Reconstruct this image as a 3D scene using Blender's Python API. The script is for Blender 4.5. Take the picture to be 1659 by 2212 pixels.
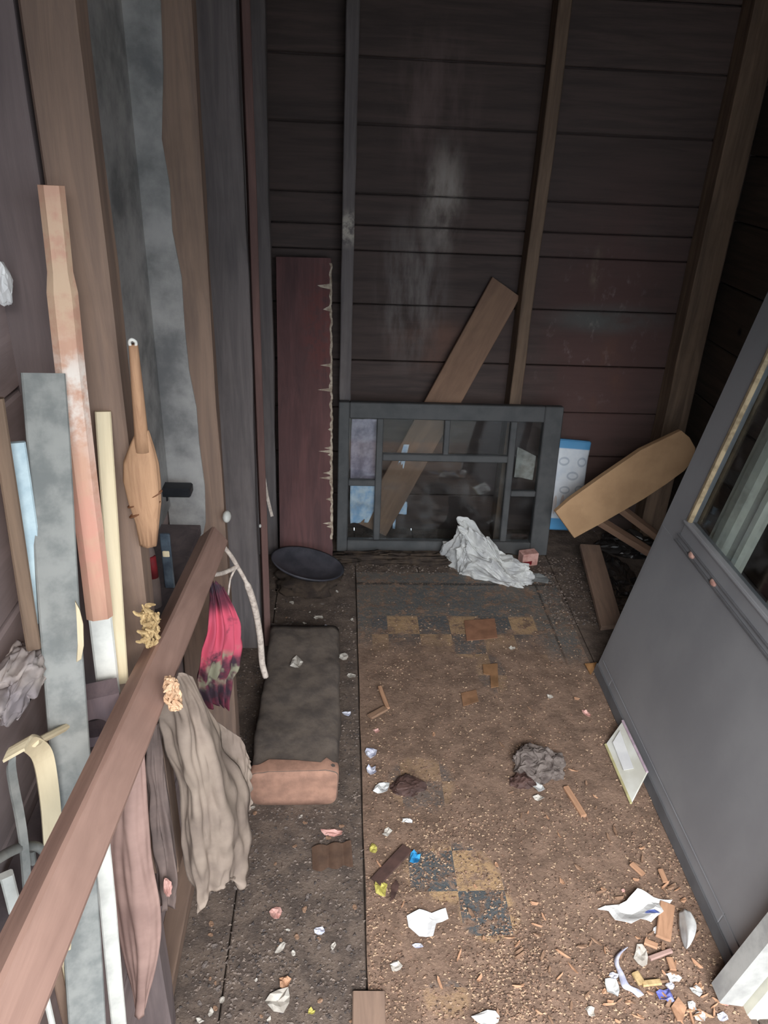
import bpy, bmesh, math, random
from mathutils import Vector, Matrix, noise
for _o in list(bpy.data.objects): bpy.data.objects.remove(_o)
S = bpy.context.scene
COL = S.collection
rnd = random.Random(7)

# ------------------------------------------------------------------ camera
F, CX, CY, H = 1650.0, 829.5, 1106.0, 1.47
_D = Vector((680-CX, 4270-CY, F)).normalized()
_Y = Vector((740-CX, 250-CY, F)); _Y = (_Y - _D*_Y.dot(_D)).normalized()
_X = _D.cross(_Y)
if _X.x < 0: _X = -_X
RM = Matrix((_X, _Y, -_D))            # camera (x right, y down, z forward) -> world
CAM = Vector((0, 0, H))
cd = bpy.data.cameras.new('camera'); cam = bpy.data.objects.new('camera', cd); COL.objects.link(cam)
cd.sensor_fit = 'VERTICAL'; cd.sensor_height = 36; cd.lens = F/2212*36
cd.clip_start = 0.02
cam.matrix_world = Matrix.Translation(CAM) @ (RM @ Matrix(((1,0,0),(0,-1,0),(0,0,-1)))).to_4x4()
S.camera = cam

# ------------------------------------------------------------------ light
S.view_settings.view_transform = 'Standard'; S.view_settings.look = 'None'
S.view_settings.gamma = 1.0; S.view_settings.use_curve_mapping = False
S.view_settings.exposure = 1.15
w = bpy.data.worlds.new('sky'); S.world = w; w.use_nodes = True
bg = w.node_tree.nodes['Background']; bg.inputs[0].default_value = (.78, .89, 1, 1); bg.inputs[1].default_value = 1.9
def area(name, loc, target, sx, sy, power, color):
    l = bpy.data.lights.new(name, 'AREA'); l.shape = 'RECTANGLE'; l.size = sx; l.size_y = sy; l.energy = power; l.color = color
    o = bpy.data.objects.new(name, l); COL.objects.link(o); o.location = loc
    o.rotation_euler = (Vector(target)-Vector(loc)).to_track_quat('-Z', 'Y').to_euler(); return o
area('daylight', (0.1, -1.6, 2.75), (0.35, 1.2, 0.2), 2.6, 1.2, 150, (1, .98, .97))

# ------------------------------------------------------------------ geometry of the view -> places in the shed
def ray(px, py): return RM @ Vector(((px-CX)/F, (py-CY)/F, 1))
def fl(px, py, z=0.0):
    r = ray(px, py); return CAM + r*((z-H)/r.z)
def onY(px, py, Y):
    r = ray(px, py); return CAM + r*(Y/r.y)
def onX(px, py, X):
    r = ray(px, py); return CAM + r*(X/r.x)

# ------------------------------------------------------------------ materials
def lin(v):
    v /= 255.0
    return v/12.92 if v <= .04045 else ((v+.055)/1.055)**2.4
def C(r, g, b): return (lin(r), lin(g), lin(b), 1)
class NT:
    def __init__(s, name):
        s.m = bpy.data.materials.new(name); s.m.use_nodes = True; s.t = s.m.node_tree
        s.b = s.t.nodes['Principled BSDF']; s.out = s.t.nodes['Material Output']
        s.co = s.t.nodes.new('ShaderNodeTexCoord').outputs['Object']
    def n(s, typ, **kw):
        nd = s.t.nodes.new('ShaderNode'+typ)
        for k, v in kw.items(): setattr(nd, k, v)
        return nd
    def l(s, a, b): s.t.links.new(a, b)
    def mapping(s, scale, loc=(0,0,0)):
        m = s.n('Mapping'); s.l(s.co, m.inputs['Vector']); m.inputs['Scale'].default_value = scale; m.inputs['Location'].default_value = loc
        return m.outputs[0]
    def noise(s, scale, vec=None, detail=4, rough=.6, dist=0):
        nd = s.n('TexNoise'); nd.inputs['Scale'].default_value = scale; nd.inputs['Detail'].default_value = detail
        nd.inputs['Roughness'].default_value = rough; nd.inputs['Distortion'].default_value = dist
        s.l(vec or s.co, nd.inputs['Vector']); return nd.outputs['Fac']
    def step(s, v, a, b):
        nd = s.n('MapRange'); nd.interpolation_type = 'SMOOTHSTEP'; s.l(v, nd.inputs['Value'])
        nd.inputs['From Min'].default_value = a; nd.inputs['From Max'].default_value = b; return nd.outputs[0]
    def math(s, op, a, b=None):
        nd = s.n('Math', operation=op)
        for i, v in enumerate((a, b)):
            if v is None: continue
            if isinstance(v, (int, float)): nd.inputs[i].default_value = v
            else: s.l(v, nd.inputs[i])
        return nd.outputs[0]
    def mix(s, f, a, b):
        nd = s.n('Mix', data_type='RGBA')
        for i, v in ((0, f), (6, a), (7, b)):
            if isinstance(v, (int, float)) or isinstance(v, tuple): nd.inputs[i].default_value = v
            else: s.l(v, nd.inputs[i])
        return nd.outputs[2]
    def spot(s, c, r, soft=.5):       # an ellipsoidal patch: 1 inside, 0 outside
        m = s.n('Mapping'); s.l(s.co, m.inputs[0]); m.vector_type = 'POINT'
        m.inputs['Scale'].default_value = (1/r[0], 1/r[1], 1/r[2]); m.inputs['Location'].default_value = (-c[0]/r[0], -c[1]/r[1], -c[2]/r[2])
        ln = s.n('VectorMath', operation='LENGTH'); s.l(m.outputs[0], ln.inputs[0])
        return s.step(ln.outputs['Value'], 1, soft)
    def bump(s, h, strength=.3, dist=.01):
        b = s.n('Bump'); b.inputs['Strength'].default_value = strength; b.inputs['Distance'].default_value = dist
        s.l(h, b.inputs['Height']); s.l(b.outputs[0], s.b.inputs['Normal'])
    def done(s, col, rough=.8, spec=.3):
        if isinstance(col, tuple): s.b.inputs['Base Color'].default_value = col
        else: s.l(col, s.b.inputs['Base Color'])
        s.b.inputs['Roughness'].default_value = rough
        s.b.inputs['Specular IOR Level'].default_value = spec
        return s.m
def sc(c, k): return tuple(min(1, x*k) for x in c[:3])+(1,)
def wood(name, c1, c2, stretch=(40, 40, 3), rough=.8, spots=(), bump=.25):
    t = NT(name); v = t.mapping(stretch)
    g = t.noise(1.0, v, 6, .65, .6); big = t.noise(7, None, 3)
    col = t.mix(t.step(g, .3, .7), c1, c2)
    col = t.mix(t.math('MULTIPLY', t.step(big, .45, .7), .45), col, sc(c1, .6))
    for (c, r, cc, k) in spots:
        f = t.math('MULTIPLY', t.spot(c, r, .3), t.math('MULTIPLY', t.step(t.noise(45, None, 5), .35, .6), k)); col = t.mix(f, col, cc)
    t.bump(g, bump, .004); return t.done(col, rough, .25)
def plain(name, c1, c2=None, scale=18, rough=.7, bump=.15, spec=.3, metal=0, detail=5):
    t = NT(name); g = t.noise(scale, None, detail, .6)
    col = t.mix(t.step(g, .35, .68), c1, c2 or sc(c1, .75)); t.bump(g, bump, .004)
    t.b.inputs['Metallic'].default_value = metal
    return t.done(col, rough, spec)
def glassy(name, tint, refl=.12):
    t = NT(name); tr = t.n('BsdfTransparent'); tr.inputs[0].default_value = tint
    gl = t.n('BsdfGlossy'); gl.inputs['Roughness'].default_value = .03
    fr = t.n('LayerWeight'); fr.inputs[0].default_value = .5
    f = t.math('ADD', t.math('MULTIPLY', t.math('POWER', fr.outputs['Facing'], 4), .6), refl*.4)
    dust = t.n('BsdfDiffuse'); dust.inputs[0].default_value = (.25, .25, .25, 1)
    m1 = t.n('MixShader'); t.l(f, m1.inputs[0]); t.l(tr.outputs[0], m1.inputs[1]); t.l(gl.outputs[0], m1.inputs[2])
    m2 = t.n('MixShader'); t.l(t.math('MULTIPLY', t.step(t.noise(14), .45, .8), .18), m2.inputs[0]); t.l(m1.outputs[0], m2.inputs[1]); t.l(dust.outputs[0], m2.inputs[2])
    t.l(m2.outputs[0], t.out.inputs[0]); return t.m

def wall_mat(name, c1, c2, grain, stains):
    t = NT(name); geo = t.n('NewGeometry'); isl = geo.outputs['Random Per Island']
    g = t.noise(1.0, t.mapping(grain), 6, .65, .4); big = t.noise(2.2, None, 4)
    col = t.mix(t.step(g, .3, .7), c1, c2)
    col = t.mix(t.math('MULTIPLY', isl, .5), col, sc(c1, .55))
    for (c, r, cc, k, ns, lo) in stains:
        f = t.math('MULTIPLY', t.spot(c, r, .25), t.math('MULTIPLY', t.step(t.noise(1.0, t.mapping(ns), 5, .6), lo-.06, lo+.26), k)); col = t.mix(f, col, cc)
    t.bump(g, .3, .004); return t.done(col, .75, .3)

PALE = C(150, 140, 132)
M_back = wall_mat('dark siding', C(95, 80, 75), C(71, 61, 58), (3, 40, 40), [
    ((.95, 2.65, .75), (.42, .4, .75), C(96, 70, 66), .8, (5, 5, 5), .3),
    ((.95, 2.65, .86), (.28, .4, .07), C(96, 98, 95), .8, (4, 4, 6), .3),
    ((.33, 2.65, 1.22), (.10, .4, .24), C(168, 158, 150), .9, (12, 12, 5), .38),
    ((.25, 2.65, .93), (.16, .4, .34), C(150, 142, 138), .6, (18, 18, 4), .42),
    ((.28, 2.65, 1.5), (.2, .4, .3), C(128, 108, 104), .6, (12, 12, 3), .45),
    ((.34, 2.65, .75), (.22, .4, .14), C(126, 92, 78), .6, (6, 6, 6), .4),
    ((.9, 2.65, .8), (.3, .4, .42), C(170, 156, 150), .7, (32, 32, 20), .62),
    ((.98, 2.65, .66), (.1, .4, .24), C(118, 84, 68), .5, (14, 14, 9), .45),
    ((.88, 2.65, 1.03), (.03, .4, .1), C(150, 136, 116), .6, (24, 24, 12), .4),
])
M_left = wall_mat('brown siding', C(168, 150, 147), C(142, 127, 125), (40, 3, 40), [])
M_right = wall_mat('grimy siding', C(88, 76, 66), C(62, 54, 48), (40, 3, 40), [
    ((1.3, 2.2, .95), (.3, .3, .3), C(100, 100, 92), .6, (5, 5, 5), .35),
    ((1.3, 2.33, .76), (.3, .045, .05), C(120, 140, 146), .9, (9, 9, 9), .25),
    ((1.3, 2.4, .64), (.3, .018, .12), C(112, 124, 126), .8, (9, 9, 9), .25),
    ((1.3, 2.27, .62), (.3, .09, .13), C(52, 54, 52), .8, (9, 9, 9), .2),
    ((1.3, 2.45, .88), (.3, .018, .018), C(15, 13, 12), .9, (9, 9, 9), .1)])
M_stud = wood('weathered stud', C(132, 110, 92), C(98, 82, 70))
M_studl = wood('brown stud', C(146, 122, 106), C(116, 98, 88), spots=[((-.22, .8, .8), (.3, .3, .35), C(140, 92, 80), .5)])
M_stude = wood('dusky stud', C(124, 116, 114), C(100, 94, 94))
M_rail = wood('pink brown timber', C(176, 142, 128), C(152, 121, 109), (40, 40, 4), .75)
M_tan = wood('tan plank', C(172, 128, 84), C(146, 106, 70), (30, 30, 4))
M_tan2 = wood('dull tan plank', C(150, 119, 98), C(128, 101, 84), (30, 30, 3))
M_brn = wood('brown board', C(142, 118, 102), C(118, 98, 86), (30, 30, 4))
M_redb = wood('red brown board', C(116, 82, 80), C(88, 66, 66), (30, 30, 3), spots=[((.06, 0, .85), (.1, .2, .25), C(120, 70, 66), .6)])
M_pale = plain('splintered pale edge', C(205, 190, 170), C(150, 130, 112), 60)
M_grey_l = plain('grey weathered lath', C(146, 147, 143), C(116, 119, 117), 30, .85, .3)
M_grey_s = plain('grey dusty sheet', C(168, 166, 163), C(112, 112, 112), 9, .9, .6, detail=8)
M_cream = wood('cream paint', C(222, 208, 176), C(196, 180, 148), (20, 20, 3), .6)
M_white = plain('white paint', C(226, 226, 218), C(196, 196, 190), 20, .5)
M_blue = plain('pale blue paint', C(196, 214, 218), C(160, 182, 192), 26, .6)
M_peach = wood('peach pole', C(204, 162, 138), C(188, 142, 122), (40, 40, 4), .6, spots=[
    ((0, 0, .245), (.05, .05, .07), C(225, 215, 205), 1), ((.012, 0, .15), (.012, .05, .1), C(220, 190, 175), .8),
    ((0, 0, .36), (.05, .05, .09), C(204, 176, 148), .9), ((0, 0, .1), (.05, .05, .09), C(206, 150, 132), .9)])
M_sash = plain('charcoal paint', C(88, 88, 88), C(74, 75, 76), 12, .55)
M_glass = glassy('dusty glass', (.86, .89, .9, 1))
M_door = plain('slate grey metal paint', C(142, 142, 144), C(130, 130, 133), 3, .42, .03, .5)
M_doord = plain('dark slate edge', C(104, 104, 106), C(92, 92, 94), 12, .5)
M_gold = plain('worn gold bead', C(190, 172, 140), C(140, 125, 100), 40, .35, .1, .6, .3)
M_screw = plain('pinkish clip', C(196, 160, 146), C(150, 110, 100), 60, .4)
M_jamb = plain('white moulding', C(206, 204, 188), C(182, 182, 170), 10, .5)
M_jambg = plain('greyish moulding', C(176, 176, 172), C(146, 146, 144), 16, .6)
M_rope = plain('white rope', C(212, 200, 188), C(170, 156, 146), 120, .9)
M_straw = plain('straw', C(194, 168, 124), C(160, 134, 94), 90, .8)
M_broom = wood('broom straw', C(184, 146, 114), C(154, 118, 92), (140, 140, 6), .8)
M_band = plain('dark stitching', C(112, 74, 50), C(84, 56, 40), 50)
M_tarp = plain('drab canvas', C(150, 135, 122), C(126, 112, 102), 12, .8)
M_felt = plain('pinkish brown sheet', C(172, 142, 132), C(146, 119, 111), 10, .7)
M_felt2 = plain('dark brown cloth', C(122, 106, 100), C(98, 86, 82), 14, .7)
def redcloth():
    t = NT('red flowered cloth'); v = t.n('TexVoronoi'); v.inputs['Scale'].default_value = 26; t.l(t.co, v.inputs['Vector'])
    a = t.noise(16, None, 4); b = t.noise(22, t.mapping((1, 1, 1), (4, 2, 7)), 3)
    col = t.mix(t.step(a, .45, .6), C(120, 58, 74), C(66, 52, 62))
    col = t.mix(t.math('MULTIPLY', t.spot((.0, 0, .03), (.2, .2, .075), .6), t.step(a, .66, .52)), col, C(206, 90, 112))
    col = t.mix(t.math('MULTIPLY', t.step(b, .44, .56), t.spot((.0, 0, -.045), (.2, .2, .045), .5)), col, C(150, 148, 126))
    return t.done(col, .85)
M_red = redcloth()
M_dark = plain('black metal', C(44, 46, 50), C(30, 32, 36), 20, .5)
M_dkwood = wood('dusky wood', C(112, 100, 100), C(90, 82, 84), (30, 4, 30))
M_blade = plain('blue grey steel', C(104, 118, 130), C(70, 80, 92), 40, .4, .1, .5, .5)
M_rdh = plain('dull red paint', C(130, 34, 40), C(96, 26, 34), 40)
M_plw = plain('white film', C(208, 208, 204), C(176, 176, 176), 20, .4, .3, .5)
M_plb = plain('black film', C(46, 42, 40), C(30, 28, 28), 20, .35, .3, .5)
M_paper = plain('white paper', C(232, 232, 230), C(214, 214, 214), 10, .8, .05)
M_pap2 = plain('dull paper', C(196, 190, 180), C(160, 152, 142), 30, .8)
M_lil = plain('lilac paper', C(206, 206, 214), C(168, 170, 192), 60, .8)
M_bluep = plain('violet blue paper', C(88, 96, 176), C(140, 145, 200), 60, .7)
M_bcap = plain('bright blue plastic', C(60, 150, 200), C(40, 110, 160), 40, .4)
M_yel = plain('yellow scrap', C(190, 180, 96), C(150, 140, 70), 60)
M_pink = plain('pink scrap', C(214, 170, 160), C(180, 130, 120), 40)
M_chip = wood('fresh wood chip', C(188, 146, 116), C(160, 122, 96), (60, 60, 10))
M_chip2 = wood('old wood chip', C(150, 120, 98), C(122, 96, 78), (60, 60, 10))
M_beamend = plain('orange sawn end', C(172, 132, 112), C(146, 112, 96), 30, .85, .4)
M_beam = plain('dirt caked timber', C(110, 99, 90), C(86, 78, 73), 22, .95, .9, detail=8)
M_card = plain('corrugated card', C(144, 116, 98), C(122, 98, 84), 30)
M_leaf = plain('dead leaf', C(88, 66, 60), C(68, 52, 48), 30)
M_foam = plain('grey fluff', C(120, 110, 104), C(90, 80, 76), 60, .95)
M_cardw = plain('glossy white card', C(222, 222, 214), C(200, 198, 186), 9, .35, .03, .5)
M_cardp = plain('lilac card edge', C(200, 178, 190), C(170, 150, 164), 40, .5)
M_cardy = plain('yellowish card edge', C(196, 190, 140), C(170, 160, 120), 40, .5)

def floor_mat(name, base, base2, lino):
    t = NT(name); fine = t.noise(160, None, 4, .7); mid = t.noise(18, None, 5, .65); big = t.noise(3.5, None, 4)
    dirt = t.mix(t.step(mid, .35, .65), base, base2)
    dirt = t.mix(t.math('MULTIPLY', t.step(fine, .55, .72), .7), dirt, C(168, 142, 120) if lino else C(136, 124, 114))
    dirt = t.mix(t.math('MULTIPLY', t.step(fine, .42, .3), .6), dirt, sc(base2, .45))
    if lino:
        sep = t.n('SeparateXYZ'); t.l(t.co, sep.inputs[0]); x, y = sep.outputs[0], sep.outputs[1]
        ch = t.n('TexChecker'); ch.inputs['Scale'].default_value = 1
        m = t.n('Mapping'); t.l(t.co, m.inputs[0]); m.inputs['Scale'].default_value = (9.9, 9.9, 0); m.inputs['Location'].default_value = (-2.68+1, -10.52, .5)
        t.l(m.outputs[0], ch.inputs[0]); ch.inputs['Color2'].default_value = C(84, 88, 90); ch.inputs['Color1'].default_value = C(172, 142, 108)
        grey = t.mix(t.step(big, .4, .6), C(92, 95, 95), C(104, 100, 95))
        # border: grey band along the far, right and left sides
        rim = t.math('MAXIMUM', t.step(x, .655, .66), t.math('MAXIMUM', t.step(y, 2.06, 2.08), t.step(x, .12, .115)))
        pat = t.mix(rim, ch.outputs[0], grey)
        ln = t.math('MAXIMUM', t.math('MULTIPLY', t.step(x, .705, .708), t.step(x, .716, .713)), t.math('MULTIPLY', t.step(y, 2.255, 2.26), t.step(y, 2.275, 2.27)))
        pat = t.mix(t.math('MULTIPLY', ln, .7), pat, C(36, 36, 34))
        vis = t.math('MULTIPLY', t.math('MAXIMUM', t.step(y, 1.85, 2.05), t.math('MULTIPLY', t.step(x, .62, .7), t.step(y, 1.75, 1.95))), .95)
        for (c, r, k) in (((.26, 1.11), (.11, .085), 1), ((.32, 1.07), (.06, .09), 1), ((.33, 1.01), (.07, .07), 1), ((.22, 1.36), (.09, .1), .45), ((.42, 1.94), (.08, .1), .7), ((.47, 1.78), (.05, .1), .4), ((.22, .84), (.05, .04), .5)):
            vis = t.math('MAXIMUM', vis, t.math('MULTIPLY', t.spot((c[0], c[1], 0), (r[0], r[1], 9), .75), k))
        vis = t.math('MULTIPLY', vis, t.step(t.noise(26, None, 6, .75), .4, .5))
        vis = t.math('MULTIPLY', vis, t.step(fine, .66, .5))
        dirt = t.mix(vis, dirt, pat)
    t.bump(mid, .5, .012)
    b2 = t.n('Bump'); b2.inputs['Strength'].default_value = .6; b2.inputs['Distance'].default_value = .004; t.l(fine, b2.inputs['Height'])
    t.l(t.b.inputs['Normal'].links[0].from_socket, b2.inputs['Normal']); t.l(b2.outputs[0], t.b.inputs['Normal'])
    return t.done(dirt, .9, .2)
M_floor = floor_mat('dirty floorboards', C(112, 98, 88), C(84, 74, 68), False)
M_lino = floor_mat('dirt strewn linoleum', C(138, 114, 98), C(112, 92, 79), True)
def crumb_mat(name, cols):
    t = NT(name); geo = t.n('NewGeometry'); r = t.n('ValToRGB'); t.l(geo.outputs['Random Per Island'], r.inputs[0])
    e = r.color_ramp.elements; r.color_ramp.interpolation = 'CONSTANT'
    for i, c in enumerate(cols):
        el = e[i] if i < 2 else e.new(i/len(cols))
        el.position = i/len(cols); el.color = c
    return t.done(r.outputs[0], .85, .2)
M_crumb = crumb_mat('sawdust crumbs', [C(134, 108, 90), C(104, 84, 72), C(162, 134, 112), C(142, 114, 96), C(92, 76, 66), C(172, 146, 122), C(122, 98, 84), C(180, 154, 128)])
M_crumbd = crumb_mat('dull crumbs', [C(104, 93, 86), C(80, 72, 68), C(120, 108, 100), C(92, 80, 74), C(122, 110, 102), C(106, 92, 82), C(76, 70, 68), C(130, 116, 106)])
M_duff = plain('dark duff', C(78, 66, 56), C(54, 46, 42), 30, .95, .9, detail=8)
M_pkg = None

def nvec(p): return Vector((noise.noise(p), noise.noise(p+Vector((17.3, 5.1, 9.7))), noise.noise(p+Vector((3.9, 29.2, 13.4)))))
# ------------------------------------------------------------------ object helpers
def link(name, me, mat, parent=None, loc=None, mw=None, smooth=False):
    o = bpy.data.objects.new(name, me); COL.objects.link(o)
    if mat:
        if not me.materials: me.materials.append(mat)
    if parent: o.parent = parent
    if mw is not None: o.matrix_local = mw
    elif loc is not None: o.location = loc
    if smooth:
        for p in me.polygons: p.use_smooth = True
    return o
def mesh(name, bm):
    me = bpy.data.meshes.new(name); bmesh.ops.recalc_face_normals(bm, faces=bm.faces[:]); bm.to_mesh(me); bm.free(); return me
def tag(o, label, cat, group=None, kind=None):
    o['label'] = label; o['category'] = cat
    if group: o['group'] = group
    if kind: o['kind'] = kind
    return o
def struct(o, label=None, cat=None):
    o['kind'] = 'structure'
    if label: o['label'] = label
    if cat: o['category'] = cat
    return o
def empty(name, loc, label, cat, group=None, mw=None):
    o = bpy.data.objects.new(name, None); o.empty_display_size = .05; COL.objects.link(o)
    if mw is not None: o.matrix_world = mw
    else: o.location = loc
    return tag(o, label, cat, group)
def bbox(bm, lo, hi, bev=0.0):
    r = bmesh.ops.create_cube(bm, size=1); lo = Vector(lo); hi = Vector(hi)
    for v in r['verts']: v.co = Vector([(lo[i]+hi[i])/2 + v.co[i]*(hi[i]-lo[i]) for i in range(3)])
    if bev:
        es = list({e for v in r['verts'] for e in v.link_edges}); bmesh.ops.bevel(bm, geom=es, offset=bev, segments=1, affect='EDGES')
def frame_mw(A, B, face):           # local z from B up to A, local -y = face normal, x to the right of someone facing it
    z = (A-B).normalized(); y = -(face - z*face.dot(z)).normalized(); x = y.cross(z)
    m = Matrix((x, y, z)).transposed().to_4x4(); m.translation = B; return m
def plank_mesh(w, t, L, seg=10, warp=.0015, bev=.0015, seed=0, ends=(0, 0), nx=2):
    bm = bmesh.new(); rings = []
    cs = []                         # cross-section outline with clipped corners
    hw, ht = w/2, t/2; b = min(bev, t*.3, w*.3)
    cs = [(-hw+b, -ht), (0, -ht), (hw-b, -ht), (hw, -ht+b), (hw, ht-b), (hw-b, ht), (0, ht), (-hw+b, ht), (-hw, ht-b), (-hw, -ht+b)]
    for i in range(seg+1):
        z = L*i/seg; ring = []
        for (x, y) in cs:
            dz = 0
            if i == 0: dz = ends[0]*x
            if i == seg: dz = ends[1]*x
            k = noise.noise(Vector((seed*3.1+x*8, y*20, z*6)))*warp; bow = noise.noise(Vector((seed*1.7, 3, z*1.5)))*warp*2
            ring.append(bm.verts.new((x+k+bow, y+bow*.6+k*.5, z+dz)))
        rings.append(ring)
    n = len(cs)
    for a, b_ in zip(rings, rings[1:]):
        for j in range(n): bm.faces.new((a[j], a[(j+1) % n], b_[(j+1) % n], b_[j]))
    bm.faces.new(rings[0][::-1]); bm.faces.new(rings[-1]); return mesh('plank', bm)
_sd = [0]
def plank(name, A, B, w, t, mat, face=None, label=None, cat='board', group=None, parent=None, **kw):
    A, B = Vector(A), Vector(B); _sd[0] += 1
    if face is None:
        mid = (A+B)/2; face = CAM-mid; face.z = 0
    mw = frame_mw(A, B, Vector(face))
    o = link(name, plank_mesh(w, t, (A-B).length, seed=_sd[0], **kw), mat)
    o.matrix_world = mw
    if label: tag(o, label, cat, group)
    return o
def slab_mesh(pts, n, thick, bev=.001, jag=0):
    bm = bmesh.new(); c = sum(pts, Vector())/len(pts)
    f = [bm.verts.new(p-c) for p in pts]; b = [bm.verts.new(p-c-n*thick) for p in pts]
    bm.faces.new(f); bm.faces.new(b[::-1])
    for i in range(len(f)):
        j = (i+1) % len(f); bm.faces.new((f[i], b[i], b[j], f[j]))
    if bev: bmesh.ops.bevel(bm, geom=bm.edges[:], offset=bev, segments=1, affect='EDGES')
    bmesh.ops.triangulate(bm, faces=[q for q in bm.faces if len(q.verts) > 4])
    return mesh('slab', bm), c
def tube_mesh(pts, rad, n=8, bm=None, caps=True):
    own = bm is None
    if own: bm = bmesh.new()
    pts = [Vector(p) for p in pts]; rings = []
    up = Vector((.3, .2, .9))
    for i, p in enumerate(pts):
        d = (pts[min(i+1, len(pts)-1)]-pts[max(i-1, 0)]).normalized(); s = d.cross(up)
        if s.length < .01: s = d.cross(Vector((1, 0, 0)))
        s.normalize(); u = s.cross(d); r = rad[i] if isinstance(rad, (list, tuple)) else rad
        rings.append([bm.verts.new(p+(s*math.cos(a)+u*math.sin(a))*r) for a in [2*math.pi*k/n for k in range(n)]])
    for a, b in zip(rings, rings[1:]):
        for k in range(n): bm.faces.new((a[k], a[(k+1) % n], b[(k+1) % n], b[k]))
    if caps: bm.faces.new(rings[0][::-1]); bm.faces.new(rings[-1])
    return mesh('tube', bm) if own else bm
def smooth_path(pts, k=6):
    pts = [Vector(p) for p in pts]; out = []
    for i in range(len(pts)-1):
        p0, p1, p2, p3 = pts[max(i-1, 0)], pts[i], pts[i+1], pts[min(i+2, len(pts)-1)]
        for j in range(k):
            t = j/k; out.append(.5*((2*p1)+(p2-p0)*t+(2*p0-5*p1+4*p2-p3)*t*t+(3*p1-p0-3*p2+p3)*t**3))
    out.append(pts[-1]); return out
def ribbon_mesh(path, widthvec, thick):
    bm = bmesh.new(); rings = []
    for i, p in enumerate(path):
        d = (path[min(i+1, len(path)-1)]-path[max(i-1, 0)]).normalized(); wv = widthvec(i/(len(path)-1)) if callable(widthvec) else widthvec
        nn = d.cross(wv).normalized()*thick/2; h = wv/2
        rings.append([bm.verts.new(q) for q in (p-h-nn, p+h-nn, p+h+nn, p-h+nn)])
    for a, b in zip(rings, rings[1:]):
        for k in range(4): bm.faces.new((a[k], a[(k+1) % 4], b[(k+1) % 4], b[k]))
    bm.faces.new(rings[0][::-1]); bm.faces.new(rings[-1]); return mesh('ribbon', bm)
def cloth_mesh(rows, nu=26, nv=34, folds=5, amp=.008, thick=.0016, seed=0, rough=.006):
    # rows: polylines (top to bottom) of world points, each left to right
    def samp(r, u):
        x = u*(len(r)-1); i = min(int(x), len(r)-2); return r[i].lerp(r[i+1], x-i)
    P = []
    R = []
    for r in rows: R.append([samp(r, u/nu) for u in range(nu+1)])
    cols = [smooth_path([R[k][u] for k in range(len(R))], max(2, nv//(len(R)-1))) for u in range(nu+1)]
    m = len(cols[0]); bm = bmesh.new(); fr, bk = [], []
    for j in range(m):
        a, b = [], []
        for u in range(nu+1):
            p = cols[u][j]; du = (cols[min(u+1, nu)][j]-cols[max(u-1, 0)][j]); dv = cols[u][min(j+1, m-1)]-cols[u][max(j-1, 0)]
            n = du.cross(dv)
            n = n.normalized() if n.length > 1e-9 else Vector((0, -1, 0))
            h = amp*math.sin(folds*2*math.pi*u/nu+1.2*math.sin(j/m*3+seed))*(.4+.6*j/m)+rough*noise.noise(Vector((u*.35+seed*9, j*.22, seed)))
            a.append(bm.verts.new(p+n*h)); b.append(bm.verts.new(p+n*(h-thick)))
        fr.append(a); bk.append(b)
    for j in range(m-1):
        for u in range(nu):
            bm.faces.new((fr[j][u], fr[j][u+1], fr[j+1][u+1], fr[j+1][u])); bm.faces.new((bk[j][u], bk[j+1][u], bk[j+1][u+1], bk[j][u+1]))
    for j in range(m-1):
        for u in (0, nu): bm.faces.new((fr[j][u], fr[j+1][u], bk[j+1][u], bk[j][u]))
    for u in range(nu):
        for j in (0, m-1): bm.faces.new((fr[j][u], bk[j][u], bk[j][u+1], fr[j][u+1]))
    return mesh('cloth', bm)
def crumple_mesh(size, seed, sub=4, k=5.0, amp=.45, flat=True):
    bm = bmesh.new(); bmesh.ops.create_icosphere(bm, subdivisions=sub, radius=1); o = Vector((seed*7.3, seed*2.1, seed*.7)); f = k*.3
    for v in bm.verts:
        d = v.co.normalized()
        p = d + nvec(d*f*.7+o)*amp*.8 + nvec(d*f*1.7+o)*amp*.4
        p *= 1+amp*.35*(1-2*abs(noise.noise(d*f*1.6+o))) + amp*.16*(1-2*abs(noise.noise(d*f*3.6+o)))
        v.co = Vector((p.x*size[0], p.y*size[1], p.z*size[2]))
    if flat:
        for v in bm.verts: v.co.z = max(v.co.z, -.55*size[2])+.55*size[2]
    return mesh('crumple', bm)
def scrap_mesh(w, h, seed, bend=.2, n=9, thick=.0008):
    r = random.Random(seed); out = []
    for i in range(n):
        a = 2*math.pi*i/n; k = .62+.5*r.random(); out.append((w/2*k*math.cos(a), h/2*k*math.sin(a)))
    bm = bmesh.new(); z = lambda x, y: bend*min(w, h)*(.6*abs(noise.noise(Vector((x/w*2.5+seed, y/h*2.5, seed*.3)))*2)+.35*(x/w)**2*2)
    rings = []
    for side in (0, 1):
        c = bm.verts.new((0, 0, z(0, 0)+side*thick)); inner = [bm.verts.new((x*.55, y*.55, z(x*.55, y*.55)+side*thick)) for x, y in out]
        outer = [bm.verts.new((x, y, z(x, y)+side*thick)) for x, y in out]
        for i in range(n):
            j = (i+1) % n
            bm.faces.new((c, inner[i], inner[j])); bm.faces.new((inner[i], outer[i], outer[j], inner[j]))
        rings.append(outer)
    for i in range(n):
        j = (i+1) % n; bm.faces.new((rings[0][i], rings[0][j], rings[1][j], rings[1][i]))
    return mesh('scrap', bm)
RUG_T = .004
def ground(x, y): return RUG_T if (.071 < x < .785 and y < 2.34) else 0.0

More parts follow.
